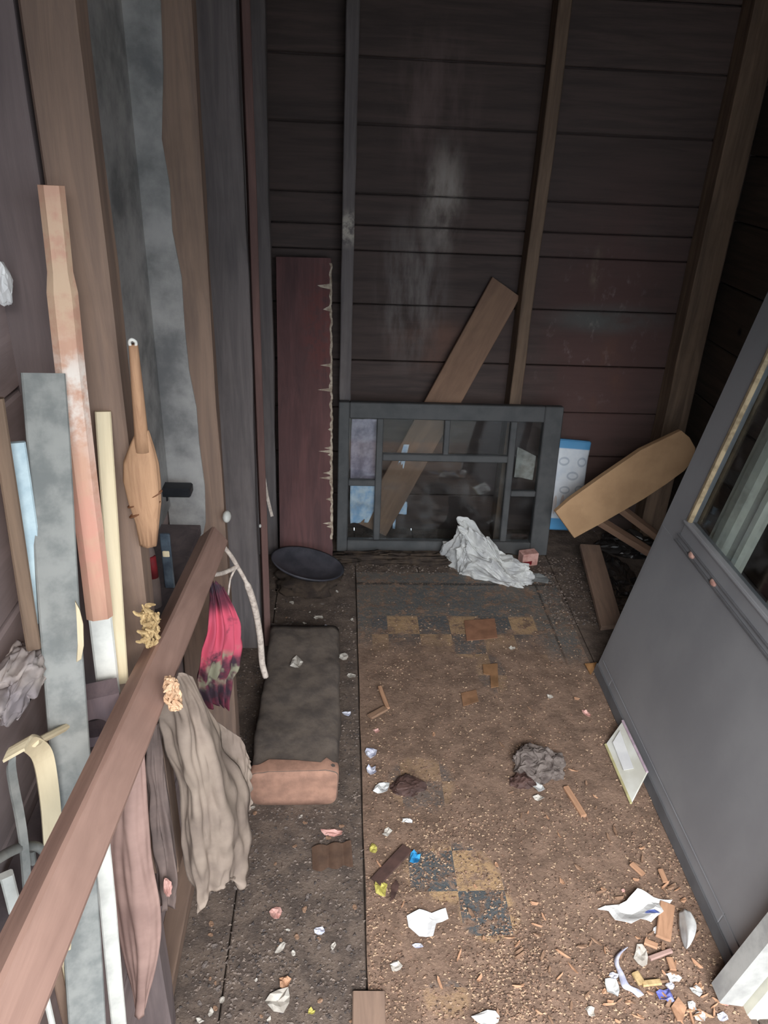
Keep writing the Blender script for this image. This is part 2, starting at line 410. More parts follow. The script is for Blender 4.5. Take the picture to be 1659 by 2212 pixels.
# ================================================================== THE SHED
def siding(name, axis, fixed, a0, a1, zs, mat, out, thick=.022):
    bm = bmesh.new()
    for z0, z1 in zip(zs, zs[1:]):
        j = rnd.uniform(-.002, .002)
        lo = [0, 0, z0+.002]; hi = [0, 0, z1-.002]
        ax, ot = (0, 1) if axis == 'x' else (1, 0)
        lo[ax], hi[ax] = a0, a1; lo[ot], hi[ot] = sorted((fixed+j, fixed+j+out*thick))
        bbox(bm, lo, hi, .003)
    lo = [0, 0, zs[0]]; hi = [0, 0, zs[-1]]; ax, ot = (0, 1) if axis == 'x' else (1, 0)
    lo[ax], hi[ax] = a0, a1; lo[ot], hi[ot] = sorted((fixed+out*(thick-.004), fixed+out*(thick+.02)))
    bbox(bm, lo, hi)
    return struct(link(name, mesh(name, bm), mat))
bm = bmesh.new()
for i, (x0, x1) in enumerate([(-.36, -.2), (-.2, .071), (.071, .3), (.3, .55), (.55, .8), (.8, 1.05), (1.05, 1.34)]):
    bbox(bm, (x0+.0015, -.4, -.03), (x1-.0015, 2.69, 0-.0005*i % .002), .002)
bbox(bm, (-.36, -.4, -.05), (1.34, 2.69, -.02))
struct(link('floor', mesh('floor', bm), M_floor))
bm = bmesh.new(); bbox(bm, (-.4, -.4, 2.2), (1.4, 2.75, 2.25)); struct(link('ceiling', mesh('ceiling', bm), M_stude))
siding('wall_back', 'x', 2.67, -.37, 1.37, [0, .155, .33, .507, .686, .885, 1.062, 1.142, 1.238, 1.439, 1.62, 1.8, 2.0, 2.2], M_back, 1)
siding('wall_left', 'y', -.33, -.38, 2.7, [0, .2, .4, .6, .8, 1.0, 1.2, 1.4, 1.6, 1.8, 2.0, 2.2], M_left, -1)
siding('wall_right', 'y', 1.32, -.38, 2.7, [0, .2, .4, .6, .8, 1.0, 1.2, 1.4, 1.6, 1.8, 2.0, 2.2], M_right, 1)
bm = bmesh.new()
bbox(bm, (-.4, -.42, 0), (-.34, -.38, 2.2)); bbox(bm, (1.25, -.42, 0), (1.4, -.38, 2.2)); bbox(bm, (-.34, -.42, 1.84), (1.25, -.38, 2.2))
struct(link('wall_front', mesh('wall_front', bm), M_stude))
bm = bmesh.new(); bbox(bm, (-6, -9, -.12), (7, -.42, -.06)); struct(link('ground_outside', mesh('g', bm), plain('bare ground', C(78, 72, 62), C(60, 58, 50), 3)), 'bare ground outside the doorway', 'ground')
tn = [0]
def trim(lo, hi, mat, dx=(0, 0), dy=(0, 0)):
    tn[0] += 1; A = Vector(((lo[0]+hi[0])/2+dx[1], (lo[1]+hi[1])/2+dy[1], hi[2])); B = Vector(((lo[0]+hi[0])/2+dx[0], (lo[1]+hi[1])/2+dy[0], lo[2]))
    o = plank('trim_%d' % tn[0], A, B, hi[0]-lo[0], hi[1]-lo[1], mat, (0, -1, 0), seg=18, warp=.003, bev=.003)
    return struct(o)
# studs of the back wall
trim((.005, 2.58, 0), (.045, 2.668, 2.2), wood('dusky stud with a paint mark', C(124, 116, 114), C(100, 94, 94), spots=[((0, -.045, 1.14), (.06, .05, .07), C(205, 196, 182), .8)]))
trim((.612, 2.58, 0), (.652, 2.668, 2.2), M_stud)
trim((1.195, 2.58, 0), (1.285, 2.668, 2.2), M_stud, dx=(.0, -.015))
# studs of the left wall
trim((-.27, .776, .45), (-.222, .816, 2.2), M_studl, dx=(-.006, 0))
trim((-.328, .782, .0), (-.272, .822, 2.2), wood('mauve grey stud', C(124, 110, 108), C(106, 95, 94)), dx=(-.004, 0))
trim((-.328, 1.34, 0), (-.222, 1.38, 2.2), M_studl)
trim((-.328, 1.9, 0), (-.222, 1.94, 2.2), M_stude)
trim((-.328, 2.46, 0), (-.216, 2.5, 2.2), M_stude)
trim((-.328, .2, 0), (-.228, .24, 2.2), M_studl)
# studs of the right wall (behind the leaning door)
trim((1.2, 1.28, 0), (1.318, 1.32, 2.2), M_stud)
# sill plate along the foot of the left wall
tn[0] += 1
struct(plank('trim_%d' % tn[0], (-.31, 2.4, .021), (-.31, -.3, .021), .042, .04, M_brn, (0, 0, 1), seg=20, bev=.003))
# linoleum rug
bm = bmesh.new(); bmesh.ops.create_grid(bm, x_segments=40, y_segments=90, size=.5)
for v in bm.verts:
    u, q = v.co.x+.5, v.co.y+.5; x = .073+u*.71; y = -.36+q*2.7
    v.co = Vector((x+.003*noise.noise(Vector((0, y*6, 1))), y+.004*noise.noise(Vector((x*8, 0, 2))), RUG_T*.7+.0015*noise.noise(Vector((x*5, y*5, 0)))))
r = bmesh.ops.solidify(bm, geom=bm.faces[:], thickness=.003)
tag(link('linoleum_rug', mesh('rug', bm), M_lino), 'worn checked linoleum with a grey border covering the right of the floor', 'linoleum')

# ================================================================== BACK OF THE SHED
# --- glazed sash leaning on the back studs
SW, SH = .80, .575
lean = math.radians(7)
mw = Matrix.Translation((.002, 2.472, .002)) @ Matrix.Rotation(-lean, 4, 'X')
sash = empty('window_sash', None, 'charcoal wooden window sash with seven panes leaning against the back wall', 'window sash', mw=mw)
T = .036
def sbar(name, u0, u1, v0, v1, d0=0, d1=T):
    bm = bmesh.new(); bbox(bm, (u0*SW, d0, v0*SH), (u1*SW, d1, v1*SH), .003); return link(name, mesh(name, bm), M_sash, sash)
sbar('stile', 0, .048, 0, 1); sbar('stile', .917, 1, 0, 1)
sbar('top_rail', .048, .917, .9, 1); sbar('bottom_rail', .048, .917, 0, .09)
mu = [(.17, .2, .09, .9), (.77, .80, .09, .9), (.2, .77, .63, .675), (.472, .498, .675, .9), (.048, .17, .46, .5), (.80, .917, .405, .443)]
for m_ in mu: sbar('muntin', *m_, .006, T-.006)
for (u0, u1, v0, v1) in [(.048, .17, .5, .9), (.048, .17, .09, .46), (.2, .472, .675, .9), (.498, .77, .675, .9), (.2, .77, .09, .63), (.80, .917, .443, .9), (.80, .917, .09, .405)]:
    bm = bmesh.new(); bbox(bm, (u0*SW-.003, .016, v0*SH-.003), (u1*SW+.003, .019, v1*SH+.003)); link('glass_pane', mesh('pane', bm), M_glass, sash)
# pale sheets behind the sash; the blue ones are added for reflected sky
def sheet(name, pts, Y, amp, mat, label, cat, group=None, nu=14, nv=18, folds=2, seed=3, thick=.0012):
    rows = [[onY(x, y, Y+(dy if len(q) > 2 else 0)) for q in row for (x, y, dy) in [(q[0], q[1], q[2] if len(q) > 2 else 0)]] for row in pts]
    me = cloth_mesh(rows, nu, nv, folds, amp, thick, seed, amp)
    c = sum((v.co for v in me.vertices), Vector())/len(me.vertices); me.transform(Matrix.Translation(-c))
    o = link(name, me, mat, loc=c, smooth=True)
    if label: tag(o, label, cat, group)
    return o
M_skyrefl = plain('sky reflection blue', C(240, 248, 255), C(170, 208, 244), 26, .3, .2, .5)  # near-white blue: the sky's reflection in the panes put into colour
M_wrapp = plain('mauve film', C(206, 192, 206), C(150, 140, 158), 22, .4, .2)
sheet('pane_sheet', [[(757, 1040), (820, 1038)], [(756, 1095), (812, 1090)], [(757, 1130), (795, 1128)]], 2.535, .003, M_skyrefl, 'pale blue sheet behind the lower left pane of the sash, standing in for reflected sky', 'plastic')
sheet('pane_sheet', [[(760, 905), (822, 905)], [(757, 990), (822, 985)], [(757, 1060), (822, 1055)]], 2.57, .004, M_wrapp, 'mauve plastic sheet showing through the upper left pane of the sash', 'plastic')
sheet('pale_strip', [[(872, 960), (884, 960)], [(858, 1010), (872, 1010)], [(853, 1050), (862, 1050)], [(848, 1142), (853, 1142)]], 2.565, .002, M_skyrefl, 'narrow bluish strip slanting behind the big pane of the sash, standing in for a reflection', 'plastic', folds=1)  # added strip, coloured like the blue reflection along the slanting plank
sheet('pane_sheet', [[(846, 1062), (880, 1085)], [(842, 1110), (878, 1110)]], 2.565, .004, M_skyrefl, 'small blue sheet low behind the big pane of the sash, standing in for a reflection', 'plastic', folds=1)  # added piece, carries the blue reflection further down the pane
sheet('paper_sheet', [[(1118, 965), (1158, 985)], [(1110, 1030), (1150, 1036)]], 2.56, .003, M_pap2, 'greyish paper showing through the upper right pane of the sash', 'paper', folds=1)

# --- boards at the back
def tilt_plank(name, tl, tr, bl, br, Y0, Y1, thick, mat, label, cat='board', ext=0.0, **kw):
    A = (onY(*tl, Y1)+onY(*tr, Y1))/2; B = (onY(*bl, Y0)+onY(*br, Y0))/2
    d = (A-B).normalized(); wv = onY(*tr, Y1)-onY(*tl, Y1); wd = (wv-d*wv.dot(d)).length
    B = B-d*ext
    return plank(name, A, B, wd, thick, mat, (0, -1, .1), label, cat, **kw)
tilt_plank('plank', (1058, 605), (1126, 633), (918, 865), (992, 870), 2.6, 2.648, .018, M_tan2, 'dull tan plank slanting up behind the top of the window sash', ext=.55, ends=(0, -.1), bev=.002)
A = Vector((-.118, 2.62, 1.04)); B = Vector((-.108, 2.37, .004))
rb = empty('painted_board', None, 'dark red board with a splintered pale edge standing left of the sash', 'board', mw=frame_mw(A, B, Vector((0, -1, .2))))
L = (A-B).length
# board with a ragged right edge
bm = bmesh.new(); rows = []
for i in range(41):
    z = L*i/40; xr = .088+.004*noise.noise(Vector((z*40, 0, 0)))+.008*(1-z/L); xl = -.092
    rows.append([bm.verts.new((x, y, z)) for x, y in ((xl, -.009), (xr, -.009), (xr-.003, .009), (xl, .009))])
for a, b in zip(rows, rows[1:]):
    for k in range(4): bm.faces.new((a[k], a[(k+1) % 4], b[(k+1) % 4], b[k]))
bm.faces.new(rows[0][::-1]); bm.faces.new(rows[-1]); link('board', mesh('board', bm), M_redb, rb)
bm = bmesh.new(); rows = []
for i in range(161):
    z = L*(.1+.885*i/160); xr = .088+.004*noise.noise(Vector((z*40, 0, 0)))+.008*(1-z/L)
    q = rnd.random(); d = .05*rnd.random() if q < .12 else (.004+.010*abs(noise.noise(Vector((z*30, 4, 1)))))
    rows.append([bm.verts.new((x, y, z)) for x, y in ((xr-d, -.0096), (xr+rnd.uniform(.0005, .003), -.0096), (xr+.002, .007))])
for a, b in zip(rows, rows[1:]):
    for k in range(2): bm.faces.new((a[k], a[k+1], b[k+1], b[k]))
o_ = link('splintered_edge', mesh('splinters', bm), M_pale, rb); o_['label'] = 'pale splintered edge'
# thin white strip by the corner stud
plank('pale_strip', onY(556, 980, 1.938), onY(588, 1115, 1.96), .009, .003, M_rope, (.2, -1, .2), 'thin white strip hanging from the reddish lath at the back left', 'strip', warp=.006)
plank('lath', (-.208, 1.93, 2.15), (-.21, 1.925, .0), .019, .03, wood('reddish lath', C(120, 92, 86), C(98, 76, 72)), (.3, -1, 0), 'narrow reddish lath standing against the third left stud', 'lath')

# --- white and blue packet
def pkt():
    t = NT('white packet print'); sep = t.n('SeparateXYZ'); t.l(t.co, sep.inputs[0]); x, z = sep.outputs[0], sep.outputs[2]
    col = t.mix(t.step(t.noise(10), .4, .7), C(226, 230, 234), C(204, 212, 222))
    col = t.mix(t.math('MAXIMUM', t.step(z, .316, .322), t.step(z, .05, .045)), col, C(96, 160, 206))
    pat = t.n('TexBrick'); pat.inputs['Scale'].default_value = 9; t.l(t.co, pat.inputs['Vector'])
    for (c, r) in (((-.03, 0, .27), (.022, .1, .018)), ((.012, 0, .215), (.024, .1, .018)), ((-.012, 0, .16), (.022, .1, .016)), ((.045, 0, .165), (.018, .1, .016)), ((.04, 0, .27), (.018, .1, .02))):
        ring = t.math('MULTIPLY', t.spot(c, r, .9), t.math('SUBTRACT', 1, t.spot(c, (r[0]*.72, r[1], r[2]*.55), .9)))
        col = t.mix(t.math('MULTIPLY', ring, .4), col, C(110, 128, 150))
    for (c, r) in (((-.042, 0, .1), (.008, .1, .04)), ((-.015, 0, .105), (.008, .1, .04))):
        col = t.mix(t.math('MULTIPLY', t.spot(c, r, .8), .6), col, C(196, 168, 150))
    return t.done(col, .45, .4)
A = onY(1242, 951, 2.62); B = onY(1213, 1146, 2.54); mwp = frame_mw(A, B, Vector((0, -1, .15)))
Lp = (A-B).length; bm = bmesh.new(); bbox(bm, (-.064, .0, 0), (.064, .035, Lp), .006)
bmesh.ops.subdivide_edges(bm, edges=bm.edges[:], cuts=4, use_grid_fill=True)
for v in bm.verts: v.co += Vector((.004*noise.noise(v.co*14), .008*noise.noise(v.co*11+Vector((5, 0, 0))), 0))
pk = link('packet', mesh('packet', bm), pkt(), smooth=True); pk.matrix_world = mwp
tag(pk, 'white packet with blue ends leaning against the back wall beside the sash', 'packet')
# --- tan plank with one rounded end lying across the pile
Yp = 2.36
pts = [(1200, 1106), (1230, 1080), (1300, 1030), (1385, 972), (1472, 930), (1490, 945), (1503, 968), (1500, 992), (1478, 1018), (1440, 1045), (1390, 1078), (1300, 1130), (1241, 1163)]
me, c = slab_mesh([onY(x, y, Yp+(.04 if x > 1350 else .02)*(x-1200)/300) for x, y in pts], Vector((.1, -1, .12)).normalized(), .022, .002)
tag(link('plank', me, plain('bright tan board', C(198, 160, 122), C(182, 146, 110), 9, .8, .1), loc=c), 'bright tan plank with a rounded end propped beside the storm door', 'board')
# --- brown board lying on the floor, its head on the rubbish under the tan plank
plank('board', (.935, 2.4, .085), (.9, 1.99, .02), .075, .02, M_brn, (0, -.2, 1), 'brown board lying on the floor under the bright tan plank', 'board', ends=(.25, 0), bev=.003)
plank('wooden_stake', onY(1340, 1098, 2.52), fl(1432, 1168, .06), .034, .024, M_tan2, (0, -.2, 1), 'upper of two short wooden stakes on the rubbish behind the storm door', 'stake')
plank('wooden_stake', onY(1290, 1122, 2.46), fl(1412, 1198, .05), .036, .024, M_tan2, (0, -.2, 1), 'lower of two short wooden stakes on the rubbish behind the storm door', 'stake')
def lump(name, loc, size, seed, mat, label, cat, group=None, rot=0, sub=4, k=6, amp=.45, smooth=False, flat=True, kind=None):
    o = link(name, crumple_mesh(size, seed, sub, k, amp, flat), mat, loc=loc, smooth=smooth); o.rotation_euler.z = rot
    return tag(o, label, cat, group, kind) if label else o
lump('rubbish_bag', (1.02, 2.3, -.002), (.055, .11, .03), 4, M_plb, 'crumpled black plastic bag lying between the brown board and the door', 'bag', sub=5, k=9, amp=.5)
lump('rubbish_bag', (1.13, 2.53, -.002), (.1, .06, .035), 9, M_plb, 'crumpled black plastic bag beneath the two wooden stakes', 'bag', sub=5, k=9, amp=.5)
# --- crumpled white bag in front of the sash
bm = bmesh.new(); bmesh.ops.create_icosphere(bm, subdivisions=6, radius=1)
for v in bm.verts:
    d = v.co.normalized(); o = Vector((3.3, 1, 0))
    p = d + nvec(d*1.3+o)*.35 + nvec(d*3+o)*.2
    p *= 1+.22*(1-2*abs(noise.noise(d*2.6+o)))+.12*(1-2*abs(noise.noise(d*5.5+o)))+.05*(1-2*abs(noise.noise(d*11+o)))
    u = p.x; hump = .05+.1*max(0, min(1, .3-u*.9))
    v.co = Vector((u*.12, p.y*.055-.42*u*.12, max(-.001, (p.z+.45)*hump)))
tag(link('plastic_bag', mesh('bag', bm), M_plw, loc=(.55, 2.345, 0), smooth=False), 'crumpled white plastic bag heaped in front of the window sash', 'bag')
o_ = link('plastic_bag', scrap_mesh(.14, .06, 5, .35, 11), plain('clear film', C(150, 152, 150), C(110, 112, 112), 30, .3, .3, .5), loc=(.7, 2.3, .004)); o_.rotation_euler.z = -.25
tag(o_, 'flat greyish plastic film lying right of the white plastic bag', 'plastic')
ct = empty('carton', (.715, 2.415, 0), 'little pinkish white carton with a red corner beside the white bag', 'carton'); ct.rotation_euler = (0, 0, .25)
bm = bmesh.new(); bbox(bm, (-.032, -.02, .0), (.032, .02, .052), .002); cb_ = link('box', mesh('box', bm), M_pink, ct)
bm = bmesh.new(); bbox(bm, (-.0325, -.0215, .008), (.006, -.0195, .022)); link('red_print', mesh('rp', bm), M_rdh, cb_)
# --- dark disc-like plastic lid at the back left
pl = empty('plastic_dish', None, 'dark dusty plastic dish lying at the foot of the red board', 'dish', mw=Matrix.Translation((-.1, 2.25, .075)) @ Matrix.Rotation(.22, 4, 'Y') @ Matrix.Rotation(.1, 4, 'X'))
bm = bmesh.new(); rr = [(0, .0), (.06, .0), (.095, .006), (.115, .02), (.122, .021), (.117, .012), (.096, -.004), (.06, -.01), (0, -.01)]
rings = [[bm.verts.new((r*math.cos(a)*1.05, r*math.sin(a)*.72, z)) for a in [2*math.pi*i/40 for i in range(40)]] for r, z in rr[1:-1]]
for a, b in zip(rings, rings[1:]):
    for i in range(40): bm.faces.new((a[i], a[(i+1) % 40], b[(i+1) % 40], b[i]))
bm.faces.new(rings[0]); bm.faces.new(rings[-1]); link('dish', mesh('dish', bm), plain('dusty dark plastic', C(78, 76, 82), C(56, 56, 62), 14, .5), pl, smooth=True)
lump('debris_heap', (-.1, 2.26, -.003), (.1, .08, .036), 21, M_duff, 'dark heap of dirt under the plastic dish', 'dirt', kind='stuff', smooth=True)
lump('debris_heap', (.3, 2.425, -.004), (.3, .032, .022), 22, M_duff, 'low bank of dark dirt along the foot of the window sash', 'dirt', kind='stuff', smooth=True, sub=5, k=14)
lump('debris_heap', (1.06, 2.14, -.004), (.1, .1, .014), 23, M_duff, 'brown dirt and rubbish spread right of the linoleum at the back', 'dirt', kind='stuff', smooth=True, sub=5, k=14)

# ================================================================== RIGHT SIDE: storm door
LA = math.radians(11)
mwd = Matrix.Translation((.785, .86, 0.004)) @ Matrix.Rotation(LA, 4, 'Y')
door = empty('storm_door', None, 'slate grey metal storm door leaning on its edge against the right wall', 'door', mw=mwd)
DW, DH = .93, 1.95
def dbox(name, y0, y1, z0, z1, x0=0, x1=.03, mat=None, bev=.002, parent=None):
    bm = bmesh.new(); bbox(bm, (x0, y0, z0), (x1, y1, z1), bev); return link(name, mesh(name, bm), mat or M_door, parent or door)
dbox('stile', DW-.105, DW, 0, DH); dbox('stile', 0, .1, 0, DH)
dbox('top_rail', .1, DW-.105, DH-.1, DH); dbox('kick_panel', .012, DW-.012, .062, .519, -.0015, .029, None, .0008)
dbox('bottom_rail', .1, DW-.105, .0, .08); dbox('middle_rail', .1, DW-.105, .52, .585, -.002, .03)
dbox('ridge', .02, DW-.1, .523, .529, -.007, .0, M_doord, .001); dbox('ridge', .02, DW-.1, .54, .545, -.007, .0, M_doord, .001)
dbox('ridge', .02, DW-.1, .578, .583, -.007, .0, M_door, .001)
dbox('edge_strip', .0, DW, .0, .03, -.004, .0, M_doord, .001); dbox('ridge', .0, DW-.02, .055, .058, -.002, .0, M_door, .0005)
b_ = dbox('glazing_bead', DW-.118, DW-.105, .585, DH-.1, -.003, .01, M_gold); b_['label'] = 'worn gold glazing bead'
dbox('glass_pane', .1, DW-.105, .585, DH-.1, .015, .018, M_glass, 0)
for y in (.735, .61):
    bm = bmesh.new(); bmesh.ops.create_uvsphere(bm, u_segments=12, v_segments=8, radius=.011)
    for v in bm.verts: v.co = Vector((v.co.x*.6-.004, v.co.y*1.2+y, v.co.z*.8+.534))
    c_ = link('clip', mesh('clip', bm), M_screw, door, smooth=True); c_['label'] = 'pinkish clip'
# white casings stored behind the door
def casing_mesh(wd, L, prof):
    bm = bmesh.new(); rings = [[bm.verts.new((x*wd, y, z)) for x, y in prof] for z in (0, L)]
    n = len(prof)
    for i in range(n): bm.faces.new((rings[0][i], rings[0][(i+1) % n], rings[1][(i+1) % n], rings[1][i]))
    bm.faces.new(rings[0][::-1]); bm.faces.new(rings[1]); return mesh('casing', bm)
PROF = [(-.5, 0), (-.5, -.012), (-.36, -.014), (-.3, -.024), (-.1, -.03), (.05, -.026), (.14, -.016), (.3, -.016), (.36, -.024), (.46, -.022), (.5, -.012), (.5, 0)]
def casing(name, y, wd, x0, L, label, mat=M_jamb, lean=LA, group=None):
    A = Vector((x0+L*math.sin(lean), y, L*math.cos(lean))); B = Vector((x0, y, .0))
    o = link(name, casing_mesh(wd, L, PROF), mat); o.matrix_world = frame_mw(A, B, Vector((-1, 0, 0)))
    return tag(o, label, 'moulding', group)
casing('door_casing', 1.565, .16, .848, 1.7, 'white moulded casing behind the door glass, the far one of two', lean=LA)
casing('door_casing', 1.28, .14, .848, 1.7, 'white moulded casing behind the door glass, the near one of two', lean=LA)
# white jamb at the near end of the door
jb = empty('door_jamb', None, 'white moulded door jamb standing on the floor at the near end of the storm door', 'moulding', mw=Matrix.Translation((.728, .79, .004)) @ Matrix.Rotation(math.radians(14), 4, 'Y'))
def jbox(name, lo, hi, mat, bev=.002):
    bm = bmesh.new(); bbox(bm, lo, hi, bev); return link(name, mesh(name, bm), mat, jb)
jbox('edge_face', (0, .02, .012), (.05, .06, 1.75), M_jambg); jbox('stop', (.052, .0, 0), (.1, .06, 1.75), M_jamb, .006); jbox('face', (.102, .015, 0), (.15, .06, 1.75), M_jamb, .005)
# card leaning on the door foot
c1, c2, c3, c4 = fl(1308, 1608, .008), fl(1363, 1735, .008), onX(1398, 1668, .778), onX(1345, 1557, .778)
me, c = slab_mesh([c1, c2, c3, c4], (c2-c1).cross(c4-c1).normalized(), .004, .0008)
cl = empty('greeting_card', c, 'white folded card with lilac and yellowish edges propped on the storm door foot', 'card')
link('card', me, M_cardw, cl)
for (p, q, mt, nm) in ((c4, c3, M_cardp, 'lilac_edge'), (c1, c2, M_cardy, 'yellow_edge')):
    link(nm, tube_mesh([p-c, q-c], .0035, 6), mt, cl)
nn = (c2-c1).cross(c4-c1).normalized()
if nn.z < 0: nn = -nn
ins = [c1.lerp(c4, .3).lerp(c2.lerp(c3, .3), .12), c1.lerp(c4, .25).lerp(c2.lerp(c3, .25), .6), c1.lerp(c4, .62).lerp(c2.lerp(c3, .62), .75), c1.lerp(c4, .75).lerp(c2.lerp(c3, .75), .1)]
me, cc = slab_mesh([p+nn*.005 for p in ins], nn, .001, 0); link('inner_panel', me, M_paper, cl, loc=cc-c)

# ================================================================== LEFT SIDE: rail and the things racked behind it
RX = -.2
RA, RB = onX(462, 1168, -.207), onX(10, 2180, RX); RB = RB+(RB-RA)*.25
plank('wooden_rail', RA, RB, .038, .034, M_rail, (.75, 0, .65), 'long pinkish brown timber rail running along the left wall over the racked boards', 'rail', seg=30, bev=.003)
# grey dusty sheet between the studs
pl_ = [(205, -30), (345, -30), (352, 150), (348, 300), (366, 400), (372, 500), (392, 600), (398, 700), (408, 800), (424, 880), (430, 960), (442, 1050), (444, 1130), (436, 1165), (330, 1190), (205, 900)]
pts = [onY(x, y, 1.335) for x, y in pl_]
pts = [Vector((max(-.327, p.x), p.y, p.z)) for p in pts]
me, c = slab_mesh(pts, Vector((0, -1, 0)), .006, .001)
ws = tag(link('wall_sheet', me, M_grey_s, loc=c), 'grey dusty sheet with a ragged edge fixed to the second left stud', 'sheet')
bm = bmesh.new(); bbox(bm, (-.3275, .824, .78), (-.321, 1.336, 2.18)); me = mesh('side', bm); me.transform(Matrix.Translation(-c)); link('folded_side', me, M_grey_s, ws)
# boards
def rack(name, top, bot, X0, X1, wd, th, mat, label, cat='batten', down=None, **kw):
    A, B = onX(*top, X0), onX(*bot, X1)
    if down is not None:
        d = (B-A); B = A+d*((A.z-down)/(A.z-B.z))
    B.x = max(B.x, -.318)
    return plank(name, A, B, wd, th, mat, None, label, cat, **kw)
rack('lath', (94, 806), (149, 1640), -.27, -.262, .037, .008, M_grey_l, 'tall grey weathered lath standing behind the rail', 'lath', down=.005, seg=24)
po = empty('wooden_pole', None, 'peach painted wooden pole with a white end standing behind the rail', 'pole', mw=frame_mw(onX(108, 400, -.252), onX(216, 1330, -.255), CAM-onX(160, 900, -.25)))
Lq = (onX(108, 400, -.252)-onX(216, 1330, -.255)).length
me = plank_mesh(.027, .02, Lq, 24, .002, .006, 3)
for v in me.vertices:
    if v.co.z > Lq*.8: v.co.x *= .82
link('shaft', me, M_peach, po)
bm = bmesh.new(); bbox(bm, (-.012, -.007, -.155), (.012, .009, .001), .002); wv_ = link('white_end', mesh('we', bm), M_white, po); wv_['label'] = 'white painted lower end'
rack('lath', (145, 398), (158, 575), -.262, -.262, .014, .01, M_rail, 'short brown lath tip beside the top of the peach pole', 'lath')
rack('batten', (224, 888), (263, 1472), -.245, -.243, .016, .012, M_cream, 'cream painted batten standing right of the peach pole')
rack('batten', (32, 956), (86, 1345), -.288, -.285, .014, .008, M_blue, 'pale blue batten standing left of the grey lath')
rack('batten', (-8, 860), (72, 1400), -.29, -.288, .013, .01, M_stud, 'brownish grey batten standing at the far left of the rack')
rack('batten', (12, 1890), (62, 2075), -.3, -.3, .012, .008, M_white, 'short white batten low behind the rail at the left edge')
rack('batten', (205, 1690), (257, 2207), -.25, -.262, .018, .01, M_white, 'white batten standing below the rail beside the brown canvas', down=.01, seg=16)
rack('batten', (190, 1720), (238, 2100), -.262, -.27, .005, .008, M_blue, 'thin pale strip beside the white batten below the rail', down=.01, seg=16)
rack('batten', (110, 1900), (172, 2212), -.27, -.275, .012, .01, M_cream, 'cream batten crossing behind the rail at the bottom left', down=.01)
rack('batten', (88, 1960), (148, 2212), -.285, -.288, .011, .01, M_brn, 'brown batten behind the rail beside the low cream batten', down=.01)
rack('batten', (60, 1980), (110, 2212), -.29, -.29, .006, .008, M_white, 'thin white strip nearest the bottom left corner of the rack', down=.01)
rack('lath', (287, 1478), (232, 1605), -.235, -.235, .008, .01, M_felt, 'thin pinkish lath lying along the upper side of the rail', 'lath')
# ledge that carries the short boards
plank('ledge_board', (-.288, 1.25, .775), (-.288, .25, .775), .075, .02, M_dkwood, (0, 0, 1), 'dark ledge board along the left wall under the short battens', 'board', seg=20)
bm = bmesh.new(); ns = 32; fo, fi, bo, bi = [], [], [], []
for i in range(ns):
    a = 2*math.pi*i/ns; ca, sa = math.cos(a), math.sin(a); k = 1/max(abs(ca), abs(sa))
    for lst, q, y in ((fo, (ca*k*.03, sa*k*.036), -.012), (bo, (ca*k*.03, sa*k*.036), .012), (fi, (ca*.014, sa*.014-.008), -.012), (bi, (ca*.014, sa*.014-.008), .012)):
        lst.append(bm.verts.new((q[0], y, q[1])))
for i in range(ns):
    j = (i+1) % ns
    bm.faces.new((fo[i], fo[j], fi[j], fi[i])); bm.faces.new((bo[i], bi[i], bi[j], bo[j])); bm.faces.new((fo[i], bo[i], bo[j], fo[j])); bm.faces.new((fi[i], fi[j], bi[j], bi[i]))
o_ = link('wood_block', mesh('block', bm), wood('mauve grey wood', C(120, 104, 106), C(96, 84, 88)), loc=onX(200, 1545, -.262)); o_.rotation_euler = (0.1, 0, .35)
tag(o_, 'mauve grey block with a round hole behind the rail', 'block')
bm = bmesh.new(); bbox(bm, (-.02, -.012, -.022), (.02, .012, .022), .003)
o_ = link('wood_block', mesh('block', bm), plain('pale mauve', C(150, 138, 142), C(120, 108, 112), 20), loc=onX(182, 1702, -.262)); o_.rotation_euler = (0, .35, .3)
tag(o_, 'small pale mauve block just above the rail', 'block')
tn_ = link('tin_can', casing_mesh(1, .05, [(.021*math.cos(a), .021*math.sin(a)) for a in [2*math.pi*i/28 for i in range(28)]]), plain('dull tin', C(112, 112, 116), C(84, 84, 90), 16, .4, .1, .5, .4), loc=onX(205, 1655, -.28)-Vector((0, 0, .05)), smooth=False)
tag(tn_, 'dull grey tin standing behind the rail between the two blocks', 'tin')
# pale curved sliver
pts = [(162, 1300), (172, 1318), (180, 1350), (181, 1395), (176, 1425), (165, 1432), (168, 1395), (166, 1345)]
me, c = slab_mesh([onY(x, y, .58) for x, y in pts], Vector((.35, -1, .2)).normalized(), .006, .0008)
tag(link('wood_sliver', me, M_cream, loc=c), 'pale curved sliver beside the grey lath above the rail', 'sliver')
# rag on the left edge
lump('rag', onX(45, 1478, -.295)-Vector((0, 0, .004)), (.018, .045, .02), 31, plain('dull cloth', C(176, 164, 156), C(128, 120, 122), 16, .9), 'crumpled pale rag at the left edge beside the grey lath', 'cloth', sub=5, k=8, amp=.4, smooth=True)
lump('paper_scrap', onX(6, 612, -.31), (.006, .012, .018), 35, M_paper, 'small white scrap stuck to the left wall at the left edge', 'paper', sub=3, flat=False)
